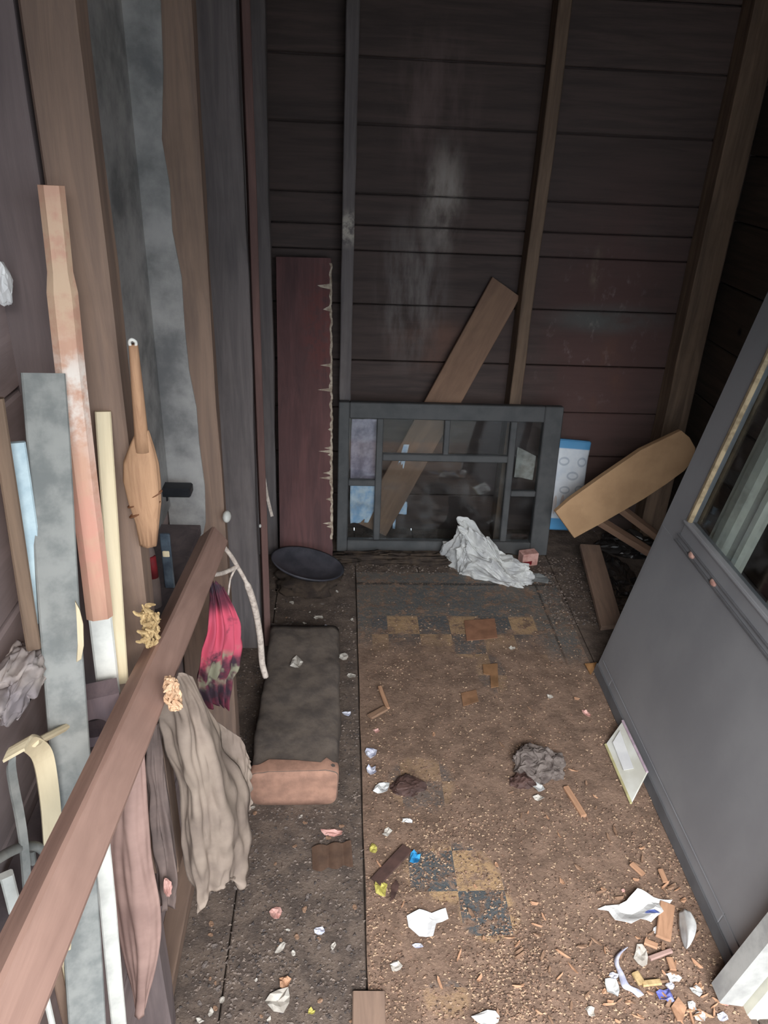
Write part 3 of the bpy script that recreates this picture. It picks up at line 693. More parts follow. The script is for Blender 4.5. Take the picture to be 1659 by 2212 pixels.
# bent cream strap and hoops
path = smooth_path([onX(x, y, -.272) for x, y in [(30, 1632), (48, 1602), (76, 1612), (94, 1640), (106, 1712), (112, 1780), (115, 1850), (118, 1960)]], 5)
st_ = empty('bent_strap', path[0], 'bent cream metal strap hooped at the left edge behind the rail', 'strap')
me = ribbon_mesh([p-path[0] for p in path], Vector((.014, .012, .002)), .003); link('strap', me, M_cream, st_)
path2 = smooth_path([onX(x, y, -.278) for x, y in [(36, 1618), (24, 1650), (30, 1700), (42, 1760), (52, 1830), (62, 1960)]], 5)
link('back_leg', ribbon_mesh([p-path[0] for p in path2], Vector((.004, .007, .001)), .003), M_grey_l, st_)
path3 = smooth_path([onX(x, y, -.282) for x, y in [(-40, 1880), (0, 1852), (40, 1832), (78, 1828), (102, 1850), (112, 1890), (118, 1960)]], 6)
tag(link('bent_tube', tube_mesh(path3, .0045), M_grey_l, smooth=True), 'grey bent metal tube arching at the left edge below the cream strap', 'tube')
rack('wooden_stick', (145, 1570), (78, 1604), -.262, -.268, .008, .006, M_cream, 'short pale stick crossing the grey lath above the rail', 'stick')
rack('wood_sliver', (70, 1838), (84, 1960), -.3, -.3, .006, .005, M_grey_l, 'thin grey sliver behind the bent tube', 'sliver')
# whisk broom
bb0, bb1 = onY(288, 745, .745), onY(305, 935, .755)
br = empty('whisk_broom', bb1, 'small straw whisk broom hanging head down in front of the first left stud', 'broom')
link('handle', tube_mesh([bb0-bb1, (bb0-bb1)*.5, Vector(), Vector((0, 0, -.02))], [.0045, .006, .007, .009], 12), M_broom, br, smooth=True)
link('hanging_loop', tube_mesh(smooth_path([bb0-bb1+Vector(q) for q in ((-.002, 0, -.004), (-.003, -.002, .003), (0, -.003, .006), (.003, -.001, .003), (.002, 0, -.002))], 4), .0017, 6), M_white, br, smooth=True)
prof = [(0, .009, 308, 930), (0, .018, 306, 965), (0, .026, 304, 1000), (0, .028, 306, 1040), (0, .025, 312, 1085), (0, .018, 318, 1130), (0, .014, 320, 1175)]
bm = bmesh.new(); rings = []
for k, (_, r_, px, py) in enumerate(prof):
    p = onY(px, py, .755)-bb1
    rings.append([bm.verts.new(p+Vector((math.cos(a)*r_*.7*(1+.05*math.sin(9*a)), math.sin(a)*r_*.34, .003*math.sin(13*a)*(k == len(prof)-1)))) for a in [2*math.pi*i/36 for i in range(36)]])
for a, b in zip(rings, rings[1:]):
    for i in range(36): bm.faces.new((a[i], a[(i+1) % 36], b[(i+1) % 36], b[i]))
bm.faces.new(rings[0]); bm.faces.new(rings[-1][::-1]); link('straw_head', mesh('head', bm), M_broom, br, smooth=True)
for py in (1078, 1100):
    p = onY(313, py, .755)-bb1; r_ = .0185 if py < 1090 else .0168
    link('stitching', tube_mesh([p+Vector((math.cos(a)*r_, math.sin(a)*r_*.36, .01*math.cos(a))) for a in [2*math.pi*i/30 for i in range(31)]], .0014, 6), M_band, br)
# bracket, file, red-handled tool on the grey sheet
bm = bmesh.new(); bbox(bm, (-.03, -.02, -.009), (.03, .012, .009), .003); bbox(bm, (-.03, .004, -.03), (-.018, .012, .009), .002)
tag(link('bracket', mesh('bracket', bm), M_dark, loc=onY(380, 1056, 1.3)), 'dark bracket on the grey sheet right of the whisk broom', 'bracket')
ft = empty('hand_file', onY(362, 1215, 1.0), 'blue grey metal file standing below the whisk broom', 'file')
bm = bmesh.new(); bbox(bm, (-.0075, -.003, -.045), (.0075, .003, .05), .0015); link('blade', mesh('b', bm), M_blade, ft)
bm = bmesh.new(); bbox(bm, (-.005, -.0045, .012), (.005, -.003, .022), .001); cc_ = link('worn_spot', mesh('b', bm), M_cream, ft); cc_['label'] = 'pale worn spot'
tt = empty('hand_tool', onY(322, 1240, .99), 'dark hand tool with a red band below the whisk broom', 'tool')
link('handle', tube_mesh([(0, 0, .06), (0, 0, .04), (0, 0, -.02), (.004, 0, -.07)], [.006, .012, .015, .01], 12), M_felt2, tt, smooth=True)
link('red_band', tube_mesh([(.008, -.008, .035), (.009, -.008, .0)], .007, 10), M_rdh, tt, smooth=True)
# straw tuft and frayed knot
def tuft(n, w_, h_, seed):
    r = random.Random(seed); bm = bmesh.new()
    for i in range(n):
        t = r.uniform(-1, 1); o0 = Vector((r.uniform(-w_, w_)*.5*(1-.5*abs(t)), r.uniform(-.006, .006), t*h_))
        d = Vector((r.uniform(-1, 1), r.uniform(-.7, .3), r.uniform(-1.6, 1.6))).normalized(); k = Vector((r.uniform(-1, 1), r.uniform(-1, 1), r.uniform(-1, 1)))*.006
        l = r.uniform(.3, 1)*w_*1.3
        tube_mesh(smooth_path([o0-d*l*.5, o0+k, o0+d*l*.5+k*.4], 3), [.0012, .002, .0024, .0024, .002, .0016, .001], 5, bm)
    return mesh('tuft', bm)
tag(link('straw_tuft', tuft(60, .016, .024, 5), M_straw, loc=onX(322, 1350, -.212)), 'frayed tuft of yellow straw on the stud beside the rail', 'straw')
tag(link('frayed_knot', tuft(46, .012, .018, 8), plain('pale fibre', C(206, 172, 140), C(170, 134, 104), 60), loc=onX(372, 1500, -.168)), 'pale frayed knot of cord on the rail at the top of the canvas', 'cord')
# ropes on the rail end
bm = bmesh.new()
tube_mesh(smooth_path([onY(x, y, Y) for x, y, Y in [(440, 1172, 1.1), (452, 1163, 1.12), (472, 1170, 1.14), (495, 1195, 1.16), (512, 1222, 1.18), (535, 1265, 1.2), (552, 1320, 1.22), (562, 1380, 1.24), (566, 1430, 1.25), (574, 1462, 1.25)]], 6), [.004]*30+[.0065]*25, 8, bm)
tube_mesh(smooth_path([onY(x, y, Y) for x, y, Y in [(462, 1241, 1.12), (480, 1238, 1.14), (500, 1230, 1.165), (512, 1224, 1.18)]], 5), .0042, 8, bm)
tube_mesh(smooth_path([onY(x, y, Y) for x, y, Y in [(511, 1224, 1.18), (498, 1250, 1.165), (493, 1285, 1.16)]], 5), .002, 6, bm)
tag(link('rope', mesh('rope', bm), M_rope, smooth=True), 'white rope knotted over the far end of the rail', 'rope')
# red cloth, canvas, sheets
def hang(name, rows, mat, label, cat='cloth', **kw):
    me = cloth_mesh([[onY(*p) for p in r] for r in rows], **kw)
    c = sum((v.co for v in me.vertices), Vector())/len(me.vertices); me.transform(Matrix.Translation(-c))
    return tag(link(name, me, mat, loc=c, smooth=True), label, cat)
hang('red_cloth', [[(452, 1262, 1.13), (466, 1255, 1.13), (484, 1270, 1.14)], [(452, 1330, 1.13), (484, 1330, 1.14), (518, 1345, 1.17)], [(436, 1410, 1.12), (480, 1420, 1.14), (520, 1410, 1.17)], [(424, 1470, 1.12), (468, 1470, 1.14), (500, 1465, 1.16)], [(440, 1535, 1.12), (470, 1520, 1.14), (490, 1530, 1.15)]], M_red, 'red and black flowered cloth hanging below the far end of the rail', folds=4, amp=.008, rough=.01, seed=2)
hang('canvas_cloth', [[(352, 1500, .675), (372, 1478, .68), (395, 1452, .69), (420, 1466, .72)], [(345, 1540, .73), (395, 1550, .72), (430, 1530, .74), (470, 1570, .8)], [(358, 1600, .74), (405, 1640, .72), (450, 1620, .74), (500, 1640, .82)], [(388, 1700, .75), (425, 1720, .73), (475, 1730, .75), (535, 1700, .84)], [(390, 1780, .75), (430, 1800, .73), (490, 1800, .76), (538, 1800, .84)], [(392, 1860, .75), (440, 1870, .74), (490, 1850, .77), (532, 1855, .83)], [(420, 1930, .76), (440, 1935, .75), (485, 1895, .77), (522, 1905, .8)], [(428, 1968, .76), (445, 1955, .75), (482, 1900, .77), (518, 1912, .8)]], M_tarp, 'drab brown canvas cloth hanging in folds over the rail', folds=2.5, amp=.007, rough=.007, seed=5, nu=40, nv=50)
cv_ = bpy.data.objects['canvas_cloth']
me = cloth_mesh([[onY(*p) for p in r] for r in [[(470, 1560, .83), (515, 1590, .85), (542, 1645, .87)], [(480, 1660, .83), (525, 1680, .85), (540, 1690, .87)], [(485, 1760, .83), (525, 1760, .85), (537, 1740, .86)]]], folds=1, amp=.004, rough=.006, seed=8)
me.transform(Matrix.Translation(-cv_.location)); link('flap', me, M_tarp, cv_, smooth=True)
hang('brown_sheet', [[(262, 1640, .7), (285, 1620, .69), (306, 1600, .7)], [(245, 1740, .7), (280, 1740, .685), (316, 1720, .7)], [(240, 1840, .7), (285, 1850, .685), (326, 1850, .7)], [(248, 1950, .7), (296, 1960, .685), (346, 1960, .7)], [(265, 2050, .7), (305, 2060, .69), (345, 2040, .7)], [(285, 2130, .7), (305, 2140, .69), (326, 2128, .7)], [(296, 2185, .7), (302, 2192, .69), (309, 2180, .7)]], M_felt, 'pinkish brown sheet with a pointed foot hanging below the rail', folds=1.2, amp=.003, rough=.003, seed=11, thick=.004)
hang('brown_cloth', [[(312, 1580, .77), (328, 1570, .76), (345, 1555, .77)], [(312, 1680, .77), (335, 1680, .76), (358, 1670, .77)], [(322, 1790, .77), (345, 1790, .76), (374, 1780, .77)], [(335, 1880, .77), (360, 1880, .76), (384, 1880, .77)], [(350, 1955, .77), (362, 1965, .76), (374, 1955, .77)]], M_felt2, 'narrow dark brown cloth hanging between the pinkish sheet and the canvas', folds=2, amp=.006, rough=.006, seed=13)
lump('paper_scrap', onY(362, 1918, .748), (.005, .004, .018), 36, M_pink, 'small pinkish paper tag low on the narrow dark brown cloth', 'paper', sub=3, flat=False)
# nail heads / insulators on studs
for (px, py, Y, s, lb) in ((490, 1116, 1.325, .011, 'white knob on the second left stud above the rail end'), (562, 1136, 1.888, .005, 'tiny white knob on the third left stud near the dark dish')):
    bm = bmesh.new(); bmesh.ops.create_uvsphere(bm, u_segments=14, v_segments=10, radius=s)
    for v in bm.verts: v.co.y *= 1.4; v.co.x *= .75
    tag(link('knob', mesh('knob', bm), M_white, loc=onY(px, py, Y), smooth=True), lb, 'knob')

# ================================================================== FLOOR THINGS
# timber block
tb = empty('timber_block', (-.09, 1.3, 0), 'short thick timber caked with dirt, its sawn orange end facing the doorway', 'timber')
bm = bmesh.new(); rings = []
N = 44
for i in range(31):
    y = .0+.57*i/30; ring = []
    for k in range(N):
        a = 2*math.pi*k/N; ca, sa = math.cos(a), math.sin(a); e = .28
        x = math.copysign(abs(ca)**e, ca)*.103; z = .054+math.copysign(abs(sa)**e, sa)*.054
        q = Vector((x*9, y*9, z*9)); k2 = .006*noise.noise(q*1.5)+.003*noise.noise(q*5)
        x *= 1+k2*6; z = max(.0, z+k2*(1 if z > .06 else 0)); x += .01*noise.noise(Vector((0, y*7, 0)))*(1 if ca > 0 else .3)
        ring.append(bm.verts.new((x, y, z)))
    rings.append(ring)
for a, b in zip(rings, rings[1:]):
    for k in range(N): bm.faces.new((a[k], a[(k+1) % N], b[(k+1) % N], b[k]))
bm.faces.new(rings[-1]); bm.faces.new(rings[0][::-1])
endring = [v.co.copy() for v in rings[0]]
link('body', mesh('beam', bm), M_beam, tb, smooth=True)
bm = bmesh.new(); cen = sum(endring, Vector())/len(endring)
# the bare sawn end wraps a little over the top edge
ro = []
for (s, y) in ((0.0, -.004), (.6, -.004), (.97, -.003), (1.015, .004), (1.012, .03)):
    ro.append([bm.verts.new(cen+(p-cen)*s+Vector((0, y+(.02*noise.noise(p*40) if y > .02 else 0), 0))) for p in endring] if s else None)
cv = bm.verts.new(cen+Vector((0, -.004, 0)))
for k in range(N): bm.faces.new((cv, ro[1][k], ro[1][(k+1) % N]))
for a, b in zip(ro[1:], ro[2:]):
    for k in range(N): bm.faces.new((a[k], a[(k+1) % N], b[(k+1) % N], b[k]))
for v in bm.verts: v.co.z = max(v.co.z, .001)
e_ = link('sawn_end', mesh('end', bm), M_beamend, tb, smooth=True); e_['label'] = 'bare orange sawn end'

# paper, plastic and other single bits on the floor:  px, py, w, h, rot, mat, name, label, category, bend
def bit(name, px, py, wd, hd, rot, mat, label, cat, bend=.3, seed=None, z=None, group=None, n=9):
    p = fl(px, py); p.z = ground(p.x, p.y) if z is None else 0
    if z is not None: p = fl(px, py, z)
    _sd[0] += 1
    o = link(name, scrap_mesh(wd, hd, seed or _sd[0], bend, n), mat, loc=p+Vector((0, 0, .001))); o.rotation_euler.z = rot
    return tag(o, label, cat, group)
def outline(name, pts, mat, label, cat, lift=.012, thick=.001, parent=None, wave=14):
    P = [fl(x, y) for x, y in pts]; zg = ground(P[0].x, P[0].y)
    c = sum(P, Vector())/len(P); bm = bmesh.new(); f = bm.faces.new([bm.verts.new(p-c) for p in P])
    bmesh.ops.triangulate(bm, faces=[f]); bmesh.ops.subdivide_edges(bm, edges=bm.edges[:], cuts=3, use_grid_fill=True)
    for v in bm.verts: v.co.z = lift*abs(noise.noise(v.co*wave+Vector((len(P), 0, 3))))*1.8
    bmesh.ops.solidify(bm, geom=bm.faces[:], thickness=thick)
    o = link(name, mesh(name, bm), mat, loc=Vector((c.x, c.y, zg+.0015)))
    return tag(o, label, cat) if label else o
outline('paper_scrap', [(878, 1983), (905, 1972), (932, 1978), (962, 1966), (968, 1990), (942, 2000), (935, 2028), (905, 2028), (882, 2008)], M_paper, 'large torn white paper scrap lying alone on the checked linoleum', 'paper')
tp = outline('paper_scrap', [(1290, 1968), (1350, 1958), (1372, 1936), (1410, 1946), (1450, 1952), (1425, 1985), (1400, 2012), (1378, 2002), (1358, 2014), (1325, 1998), (1312, 1976)], M_paper, 'largest torn white paper near the storm door foot with a blue mark', 'paper', lift=.02)
P_ = fl(1404, 1986)-tp.location
t = NT('white paper with a blue mark'); tp.data.materials.clear()
tp.data.materials.append(t.done(t.mix(t.spot((P_.x, P_.y, 0), (.018, .006, 1), .7), C(232, 232, 230), C(96, 112, 176)), .8))
bit('paper_scrap', 1425, 2015, .034, .022, .4, M_paper, 'small white flake just below the largest torn paper', 'paper')
# white curled cup
me = cloth_mesh([[fl(x, y, z_) for x, y, z_ in r_] for r_ in [[(1466, 1972, .008), (1478, 1964, .026), (1492, 1970, .035)], [(1466, 1995, .008), (1484, 1992, .034), (1504, 1994, .036)], [(1470, 2018, .008), (1486, 2018, .034), (1502, 2018, .036)], [(1478, 2046, .008), (1483, 2050, .014), (1490, 2044, .02)]]], 10, 12, 1, .001, .001, 3, .003)
c = sum((v.co for v in me.vertices), Vector())/len(me.vertices); me.transform(Matrix.Translation(-c))
tag(link('paper_curl', me, M_plw, loc=c, smooth=True), 'curled white paper pressed against the storm door foot', 'paper')
pth = [fl(x, y, .01) for x, y in [(1350, 2048), (1336, 2062), (1332, 2080), (1342, 2105), (1352, 2130), (1372, 2140), (1385, 2152)]]
tag(link('paper_curl', ribbon_mesh(smooth_path(pth, 5), lambda t: Vector((.006+.008*abs(math.cos(t*4)), .002, .005)), .001), M_lil, smooth=True), 'twisted pale lilac paper strip on the floor at the bottom right', 'paper')
B = [ # px, py, w, h, rot, mat, name, label, cat
 (1383, 2070, .03, .05, -.3, M_pap2, 'paper_scrap', 'greyish rounded paper flake right of the twisted lilac strip', 'paper'),
 (1322, 2140, .034, .036, .2, M_plw, 'paper_scrap', 'dull white flake left of the lower end of the lilac strip', 'paper'),
 (1325, 2112, .02, .016, .2, M_lil, 'paper_scrap', 'tiny lilac flake beside the middle of the lilac strip', 'paper'),
 (1453, 2117, .034, .024, -.2, M_paper, 'paper_scrap', 'white flake above the violet blue paper', 'paper'),
 (1446, 2134, .026, .018, .3, M_lil, 'paper_scrap', 'pale lilac flake touching the violet blue paper', 'paper'),
 (1435, 2156, .034, .036, .1, M_bluep, 'paper_scrap', 'violet blue crumpled paper at the bottom right', 'paper'),
 (1503, 2145, .022, .026, .6, M_plw, 'paper_scrap', 'white flake left of the foot of the white jamb', 'paper'),
 (1492, 2176, .02, .022, 1, M_paper, 'paper_scrap', 'white flake right of the violet blue paper', 'paper'),
 (1512, 2200, .03, .022, .2, M_plw, 'paper_scrap', 'white flake nearest the bottom edge, in front of the jamb', 'paper'),
 (1558, 2203, .028, .022, -.3, M_lil, 'paper_scrap', 'pale lilac flake in front of the jamb at the bottom edge', 'paper'),
 (1563, 2170, .024, .016, -.3, M_pink, 'paper_scrap', 'pinkish flake in front of the jamb foot', 'paper'),
 (1274, 2190, .02, .02, .5, M_pap2, 'paper_scrap', 'small dull flake low down left of the violet blue paper', 'paper'),
 (1345, 1928, .012, .012, .1, M_pink, 'paper_scrap', 'tiny pink fleck above the largest torn paper', 'paper'),
 (1160, 1705, .03, .045, .2, M_plw, 'paper_scrap', 'white torn fluff below the grey lump', 'paper'),
 (1162, 1728, .03, .03, .9, M_pap2, 'paper_scrap', 'greyish torn fluff at the foot of the grey lump', 'paper'),
 (1158, 1625, .014, .03, .2, M_pap2, 'paper_scrap', 'pale curled flake above the grey lump', 'paper'),
 (1187, 1508, .02, .02, .3, M_pap2, 'paper_scrap', 'pale fleck on the linoleum between the plank chips and the door', 'paper'),
 (1105, 1404, .022, .018, .4, M_pap2, 'paper_scrap', 'pale fleck right of the tan linoleum square', 'paper'),
 (1265, 1545, .02, .035, .4, M_pink, 'paper_scrap', 'pinkish flake near the far corner of the storm door', 'paper'),
 (825, 1708, .05, .035, .7, M_plw, 'foil_wrapper', 'shiny crumpled white wrapper beside the floor seam', 'wrapper'),
 (803, 1670, .028, .035, .1, M_lil, 'paper_scrap', 'lilac torn paper just above the shiny wrapper', 'paper'),
 (801, 1632, .032, .045, .3, M_lil, 'paper_scrap', 'bluish lilac shredded paper by the floor seam', 'paper'),
 (813, 1582, .02, .018, .3, M_pink, 'paper_scrap', 'pink fleck by the floor seam above the lilac shreds', 'paper'),
 (878, 1778, .032, .018, .1, M_paper, 'shell_fragment', 'white shell like fragment on the brown dirt', 'fragment'),
 (836, 1803, .03, .02, .8, M_pap2, 'paper_scrap', 'dull crumpled paper left of the white shell fragment', 'paper'),
 (896, 1857, .03, .034, -.4, M_bcap, 'bottle_cap', 'bright blue plastic scrap left of the dark linoleum square', 'plastic'),
 (806, 1838, .022, .03, .3, M_yel, 'paper_scrap', 'yellow speckled scrap by the floor seam, the upper of two', 'paper'),
 (822, 1922, .03, .055, .3, M_yel, 'paper_scrap', 'yellow speckled scrap by the floor seam, the lower of two', 'paper'),
 (641, 1436, .045, .06, .2, M_pap2, 'paper_scrap', 'pale rounded scrap lying on top of the timber block', 'paper'),
 (741, 1420, .034, .034, .5, M_pap2, 'paper_scrap', 'pale rounded scrap in the gap right of the timber block', 'paper'),
 (724, 1384, .018, .026, .5, M_yel, 'paper_scrap', 'small yellowish scrap at the far corner of the timber block', 'paper'),
 (758, 1462, .03, .03, .9, M_pap2, 'paper_scrap', 'dull ragged scrap in the gap beside the timber block', 'paper'),
 (750, 1543, .03, .018, .1, M_lil, 'paper_scrap', 'dull lilac scrap in the gap beside the timber block', 'paper'),
 (687, 1336, .036, .022, .1, M_pap2, 'paper_scrap', 'pale scrap on the dark floor behind the timber block', 'paper'),
 (700, 1357, .035, .025, .6, M_lil, 'paper_scrap', 'lilac scrap on the dark floor behind the timber block', 'paper'),
 (630, 1303, .014, .024, .6, M_pap2, 'paper_scrap', 'tiny pale fleck on the dark floor toward the red board', 'paper'),
 (605, 1358, .09, .05, .2, M_foam, 'dust_fluff', 'grey fluff on the dark floor beside the hanging rope', 'fluff'),
 (718, 1800, .07, .022, -.15, M_pink, 'bark_strip', 'pale pinkish torn strip in front of the timber block', 'strip'),
 (597, 1975, .034, .035, .3, M_pink, 'wood_fragment', 'pinkish fragment on the dark boards below the canvas', 'fragment'),
 (607, 2047, .014, .038, -.5, M_pap2, 'paper_scrap', 'slim pale flake on the dark boards', 'paper'),
 (690, 2012, .025, .02, .3, M_lil, 'paper_scrap', 'pale lilac flake on the dark boards right of the slim flake', 'paper'),
 (600, 2165, .06, .05, .3, M_pap2, 'paper_scrap', 'ragged pale paper near the bottom edge left of the floor seam', 'paper'),
 (615, 2125, .028, .03, .4, M_chip, 'wood_fragment', 'tan fragment just above the ragged pale paper', 'fragment'),
 (672, 2188, .016, .014, .2, M_yel, 'wood_fragment', 'small yellowish fragment near the bottom edge left of the seam', 'fragment'),
 (902, 2047, .026, .014, .1, M_lil, 'paper_scrap', 'small bluish flake just below the large torn white paper', 'paper'),
 (855, 2092, .03, .022, .6, M_pap2, 'paper_scrap', 'dull flake right of the floor seam near the bottom', 'paper'),
 (1050, 2205, .06, .03, .1, M_paper, 'paper_scrap', 'white paper cut off by the bottom edge', 'paper'),
]
for (px, py, wd, hd, rot, mt, nm, lb, ct_) in B:
    on_tb = 'on top of the timber' in lb
    o = bit(nm, px, py, wd*.95, hd*.95, rot, mt, lb, ct_, bend=.45, z=.108 if on_tb else None)
# bits with volume
p = fl(1160, 1662); lump('grey_lump', (p.x, p.y, RUG_T-.002), (.05, .045, .028), 41, M_foam, 'grey lump of felt and dirt on the brown floor near the card', 'lump', sub=5, k=10, amp=.5)
p = fl(1128, 1692); lump('charred_lump', (p.x, p.y, RUG_T-.002), (.028, .022, .014), 43, M_leaf, 'dark charred bit at the left of the grey lump', 'lump', sub=4)
p = fl(895, 1690); lump('charred_lump', (p.x-.02, p.y-.02, RUG_T-.002), (.034, .026, .012), 44, M_leaf, 'dark bit of bark right of the shiny wrapper', 'lump', sub=4)
def stick(name, a, b, wd, th, mat, label, cat='stick', lift=.006):
    A, B_ = fl(*a), fl(*b)
    A.z = ground(A.x, A.y)+lift; B_.z = ground(B_.x, B_.y)+lift
    return plank(name, A, B_, wd, th, mat, (0, 0, 1), label, cat, seg=8, warp=.003, bev=.002)
stick('wood_chip', (1218, 1706), (1257, 1768), .015, .01, M_chip, 'long orange stick right of the grey lump', 'stick')
stick('wood_chip', (822, 1490), (838, 1536), .012, .008, M_chip, 'orange stick on the dirt right of the timber block', 'stick')
stick('wood_chip', (1440, 1960), (1432, 2035), .03, .008, M_chip, 'broad orange splint beside the largest torn paper', 'stick')
stick('wood_chip', (1390, 2040), (1418, 2052), .014, .006, M_chip, 'short orange splint below the largest torn paper', 'stick')
stick('wood_chip', (1402, 2078), (1448, 2060), .01, .006, M_felt, 'pinkish splinter above the violet blue paper', 'stick')
stick('wood_chip', (1444, 2076), (1452, 2102), .013, .006, M_chip, 'upright orange splinter above the white and violet flakes', 'stick')
stick('wood_chip', (1370, 2108), (1385, 2132), .016, .008, M_straw, 'straw coloured splint right of the lilac strip', 'stick')
stick('wood_chip', (1385, 2132), (1425, 2128), .012, .006, M_straw, 'straw coloured splint bent toward the violet paper', 'stick')
stick('wood_chip', (1362, 1872), (1388, 1896), .014, .006, M_chip, 'orange splint on the brown floor above the largest torn paper', 'stick')
stick('wood_chip', (1425, 1885), (1436, 1912), .012, .006, M_chip, 'tan splint against the foot of the storm door', 'stick')
stick('wood_chip', (798, 1555), (832, 1536), .02, .008, M_chip2, 'dull brown stick by the floor seam right of the timber block', 'stick')
stick('bark_strip', (812, 1912), (880, 1838), .028, .004, M_leaf, 'dark reddish bark strip slanting left of the dark linoleum square', 'bark')
outline('wood_wedge', [(1262, 1440), (1288, 1436), (1282, 1452), (1275, 1462)], M_tan, 'small tan wedge at the far bottom corner of the storm door', 'wedge', lift=.006, thick=.004)
outline('wood_wedge', [(1447, 2182), (1462, 2160), (1480, 2185), (1472, 2212), (1460, 2212)], M_chip, 'tan wooden wedge at the bottom right below the violet paper', 'wedge', lift=.006, thick=.004)
outline('dead_leaf', [(845, 1918), (856, 1905), (862, 1918), (852, 1945), (842, 1955)], M_leaf, 'dark leaf standing out beside the lower yellow scrap', 'leaf', lift=.01)
outline('linoleum_piece', [(1002, 1345), (1068, 1340), (1074, 1382), (1008, 1388)], plain('tan linoleum', C(150, 108, 84), C(126, 90, 70), 20), 'bare tan linoleum square in front of the grey border', 'linoleum', lift=.002, thick=.002)
outline('linoleum_piece', [(995, 1502), (1028, 1494), (1033, 1520), (1000, 1530)], plain('tan linoleum', C(150, 112, 84), C(126, 94, 70), 20), 'tan linoleum flake lying loose in the middle of the floor', 'linoleum', lift=.003, thick=.002)
outline('linoleum_piece', [(1042, 1440), (1074, 1438), (1076, 1488), (1060, 1490), (1058, 1462), (1044, 1460)], plain('tan linoleum', C(150, 112, 80), C(126, 94, 66), 20), 'bent tan linoleum flake right of the middle of the floor', 'linoleum', lift=.003, thick=.002)
# corrugated card with scallops
P0 = fl(675, 1880); P1 = fl(762, 1868); P2 = fl(758, 1822)
bm = bmesh.new(); ux = (P1-P0); uy = (P2-P1); rows = []
for i in range(25):
    u = i/24; d = abs(math.sin(u*math.pi*2.6))
    rows.append([bm.verts.new(P0+ux*u+uy*v*(1 if v else 0)-uy*(.25*d if v == 0 else 0)+Vector((0, 0, .004+.007*d))) for v in (0, .33, .66, 1)])
for a, b in zip(rows, rows[1:]):
    for k in range(3): bm.faces.new((a[k], a[k+1], b[k+1], b[k]))
bmesh.ops.solidify(bm, geom=bm.faces[:], thickness=.002)
tag(link('corrugated_card', mesh('cc', bm), M_card), 'scalloped brown piece of corrugated card on the dark boards', 'card')
stick('floor_block', (795, 2150), (795, 2230), .06, .01, M_brn, 'brown board end at the bottom edge just left of the floor seam', 'board')

# chips one by one
def chip_mesh(seed):
    r = random.Random(seed); L_, W_ = r.uniform(.016, .036), r.uniform(.005, .011); bm = bmesh.new()
    pts = [(-L_/2, -W_*.2), (-L_*.2, -W_/2), (L_*.3, -W_*.45), (L_/2, W_*.1), (L_*.1, W_/2), (-L_*.4, W_*.35)]
    t = r.uniform(.001, .003); bend = r.uniform(0, .006)
    zf = lambda x: bend*(x/L_*2)**2
    a = [bm.verts.new((x, y, zf(x))) for x, y in pts]; b = [bm.verts.new((x, y, zf(x)+t)) for x, y in pts]
    bm.faces.new(a[::-1]); bm.faces.new(b)
    for i in range(6): bm.faces.new((a[i], b[i], b[(i+1) % 6], a[(i+1) % 6]))
    return mesh('chip', bm)
chips = [chip_mesh(50+i) for i in range(9)]
for i, m_ in enumerate(chips): m_.materials.append(M_chip if i % 3 else M_chip2)
r = random.Random(11); cnt = 0
while cnt < 120:
    px = r.uniform(800, 1560); py = r.uniform(1480, 2212)
    dens = (.12+.88*max(0, (px-950)/600)**1.2)*(.12+.88*((py-1480)/732)**1.5)
    if r.random() > dens: continue
    p = fl(px, py)
    if p.x > .76 or p.x < .075: continue
    o = bpy.data.objects.new('wood_chip', chips[r.randrange(9)]); COL.objects.link(o)
    o.location = (p.x, p.y, ground(p.x, p.y)+.0015); o.rotation_euler = (r.uniform(-.12, .12), r.uniform(-.12, .12), r.uniform(0, 6.28)); s = r.uniform(.45, .95); o.scale = (s, s, s)
    tag(o, 'small splinter of wood lying in the sawdust right of the floor seam', 'wood chip', 'wood chips in the sawdust'); cnt += 1
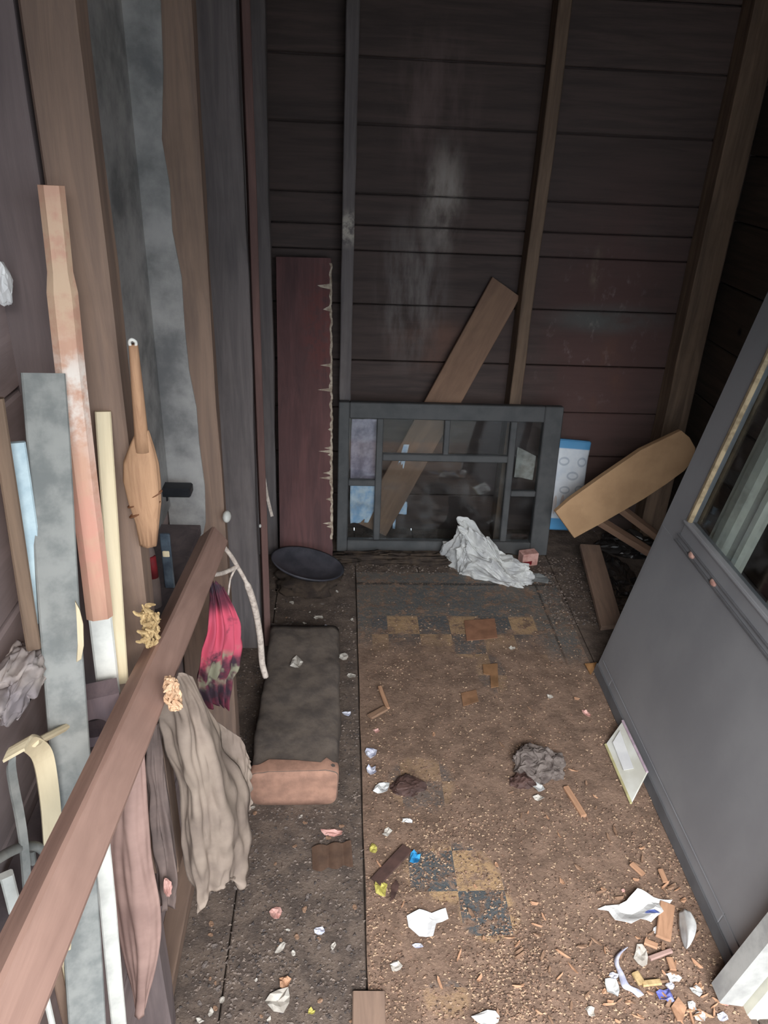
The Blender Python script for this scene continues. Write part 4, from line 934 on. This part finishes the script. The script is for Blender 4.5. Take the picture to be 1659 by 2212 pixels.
# flecks on the dark boards
fl_m = [scrap_mesh(.016, .011, 70+i, .4, 7) for i in range(6)]
for i, m_ in enumerate(fl_m): m_.materials.append((M_pap2, M_chip2, M_foam)[i % 3])
cnt = 0
while cnt < 70:
    px = r.uniform(430, 780); py = r.choice((r.uniform(1230, 1400), r.uniform(1745, 2212), r.uniform(1745, 2212)))
    p = fl(px, py)
    if p.x < -.27 or p.x > .06: continue
    o = bpy.data.objects.new('floor_fleck', fl_m[r.randrange(6)]); COL.objects.link(o)
    o.location = (p.x, p.y, .0012); o.rotation_euler = (0, 0, r.uniform(0, 6.28)); s = r.uniform(.5, 1.1); o.scale = (s, s, s)
    tag(o, 'tiny pale fleck of litter on the dark boards left of the floor seam', 'litter', 'flecks on the dark boards'); cnt += 1
# uncountable crumbs
def crumbs(name, n, place, smin, smax, mat, label, seed):
    r = random.Random(seed); bm = bmesh.new(); i = 0
    while i < n:
        q = place(r)
        if q is None: continue
        x, y = q; i += 1; s = r.uniform(smin, smax); a = r.uniform(0, 6.28); z = ground(x, y)+.0005
        el = r.uniform(.35, 1); h = s*r.uniform(.3, .8)
        vs = [bm.verts.new((x+s*math.cos(a+k*2.094)*(1 if k else el*1.6), y+s*math.sin(a+k*2.094)*(1 if k else el*1.6), z)) for k in range(3)]
        tpv = bm.verts.new((x, y, z+h))
        for k in range(3): bm.faces.new((vs[k], vs[(k+1) % 3], tpv))
    tag(link(name, mesh(name, bm), mat), label, 'sawdust', kind='stuff')
def pl1(r):
    px = r.uniform(790, 1600); py = 1300+912*r.random()**.8
    p = fl(px, py)
    if not (.075 < p.x < .785): return None
    d = noise.noise(Vector((p.x*7, p.y*7, 2)))*.5+.5
    if r.random() > .15+.85*d*d*1.6: return None
    return p.x, p.y
crumbs('sawdust', 9000, pl1, .0015, .0042, M_crumb, 'tan sawdust and crumbs strewn over the linoleum', 3)
def pl2(r):
    px = r.uniform(380, 790); py = 1200+1012*r.random()
    p = fl(px, py)
    if not (-.28 < p.x < .068): return None
    if -.2 < p.x < .005 and 1.29 < p.y < 1.88: return None
    d = noise.noise(Vector((p.x*7, p.y*7, 9)))*.5+.5
    if r.random() > d*d*1.8: return None
    return p.x, p.y
crumbs('floor_grit', 3000, pl2, .0015, .005, M_crumbd, 'dull grit and crumbs strewn over the dark boards', 4)
def pl3(r):
    p = fl(r.uniform(760, 1330), r.uniform(1150, 1350))
    if not (.72 < p.x < 1.1 or 2.33 < p.y < 2.46) or p.y > 2.46 or p.x > 1.1: return None
    return p.x, p.y
crumbs('floor_grit', 1800, pl3, .002, .006, M_crumbd, 'dark grit and crumbs at the back of the floor round the sash', 5)
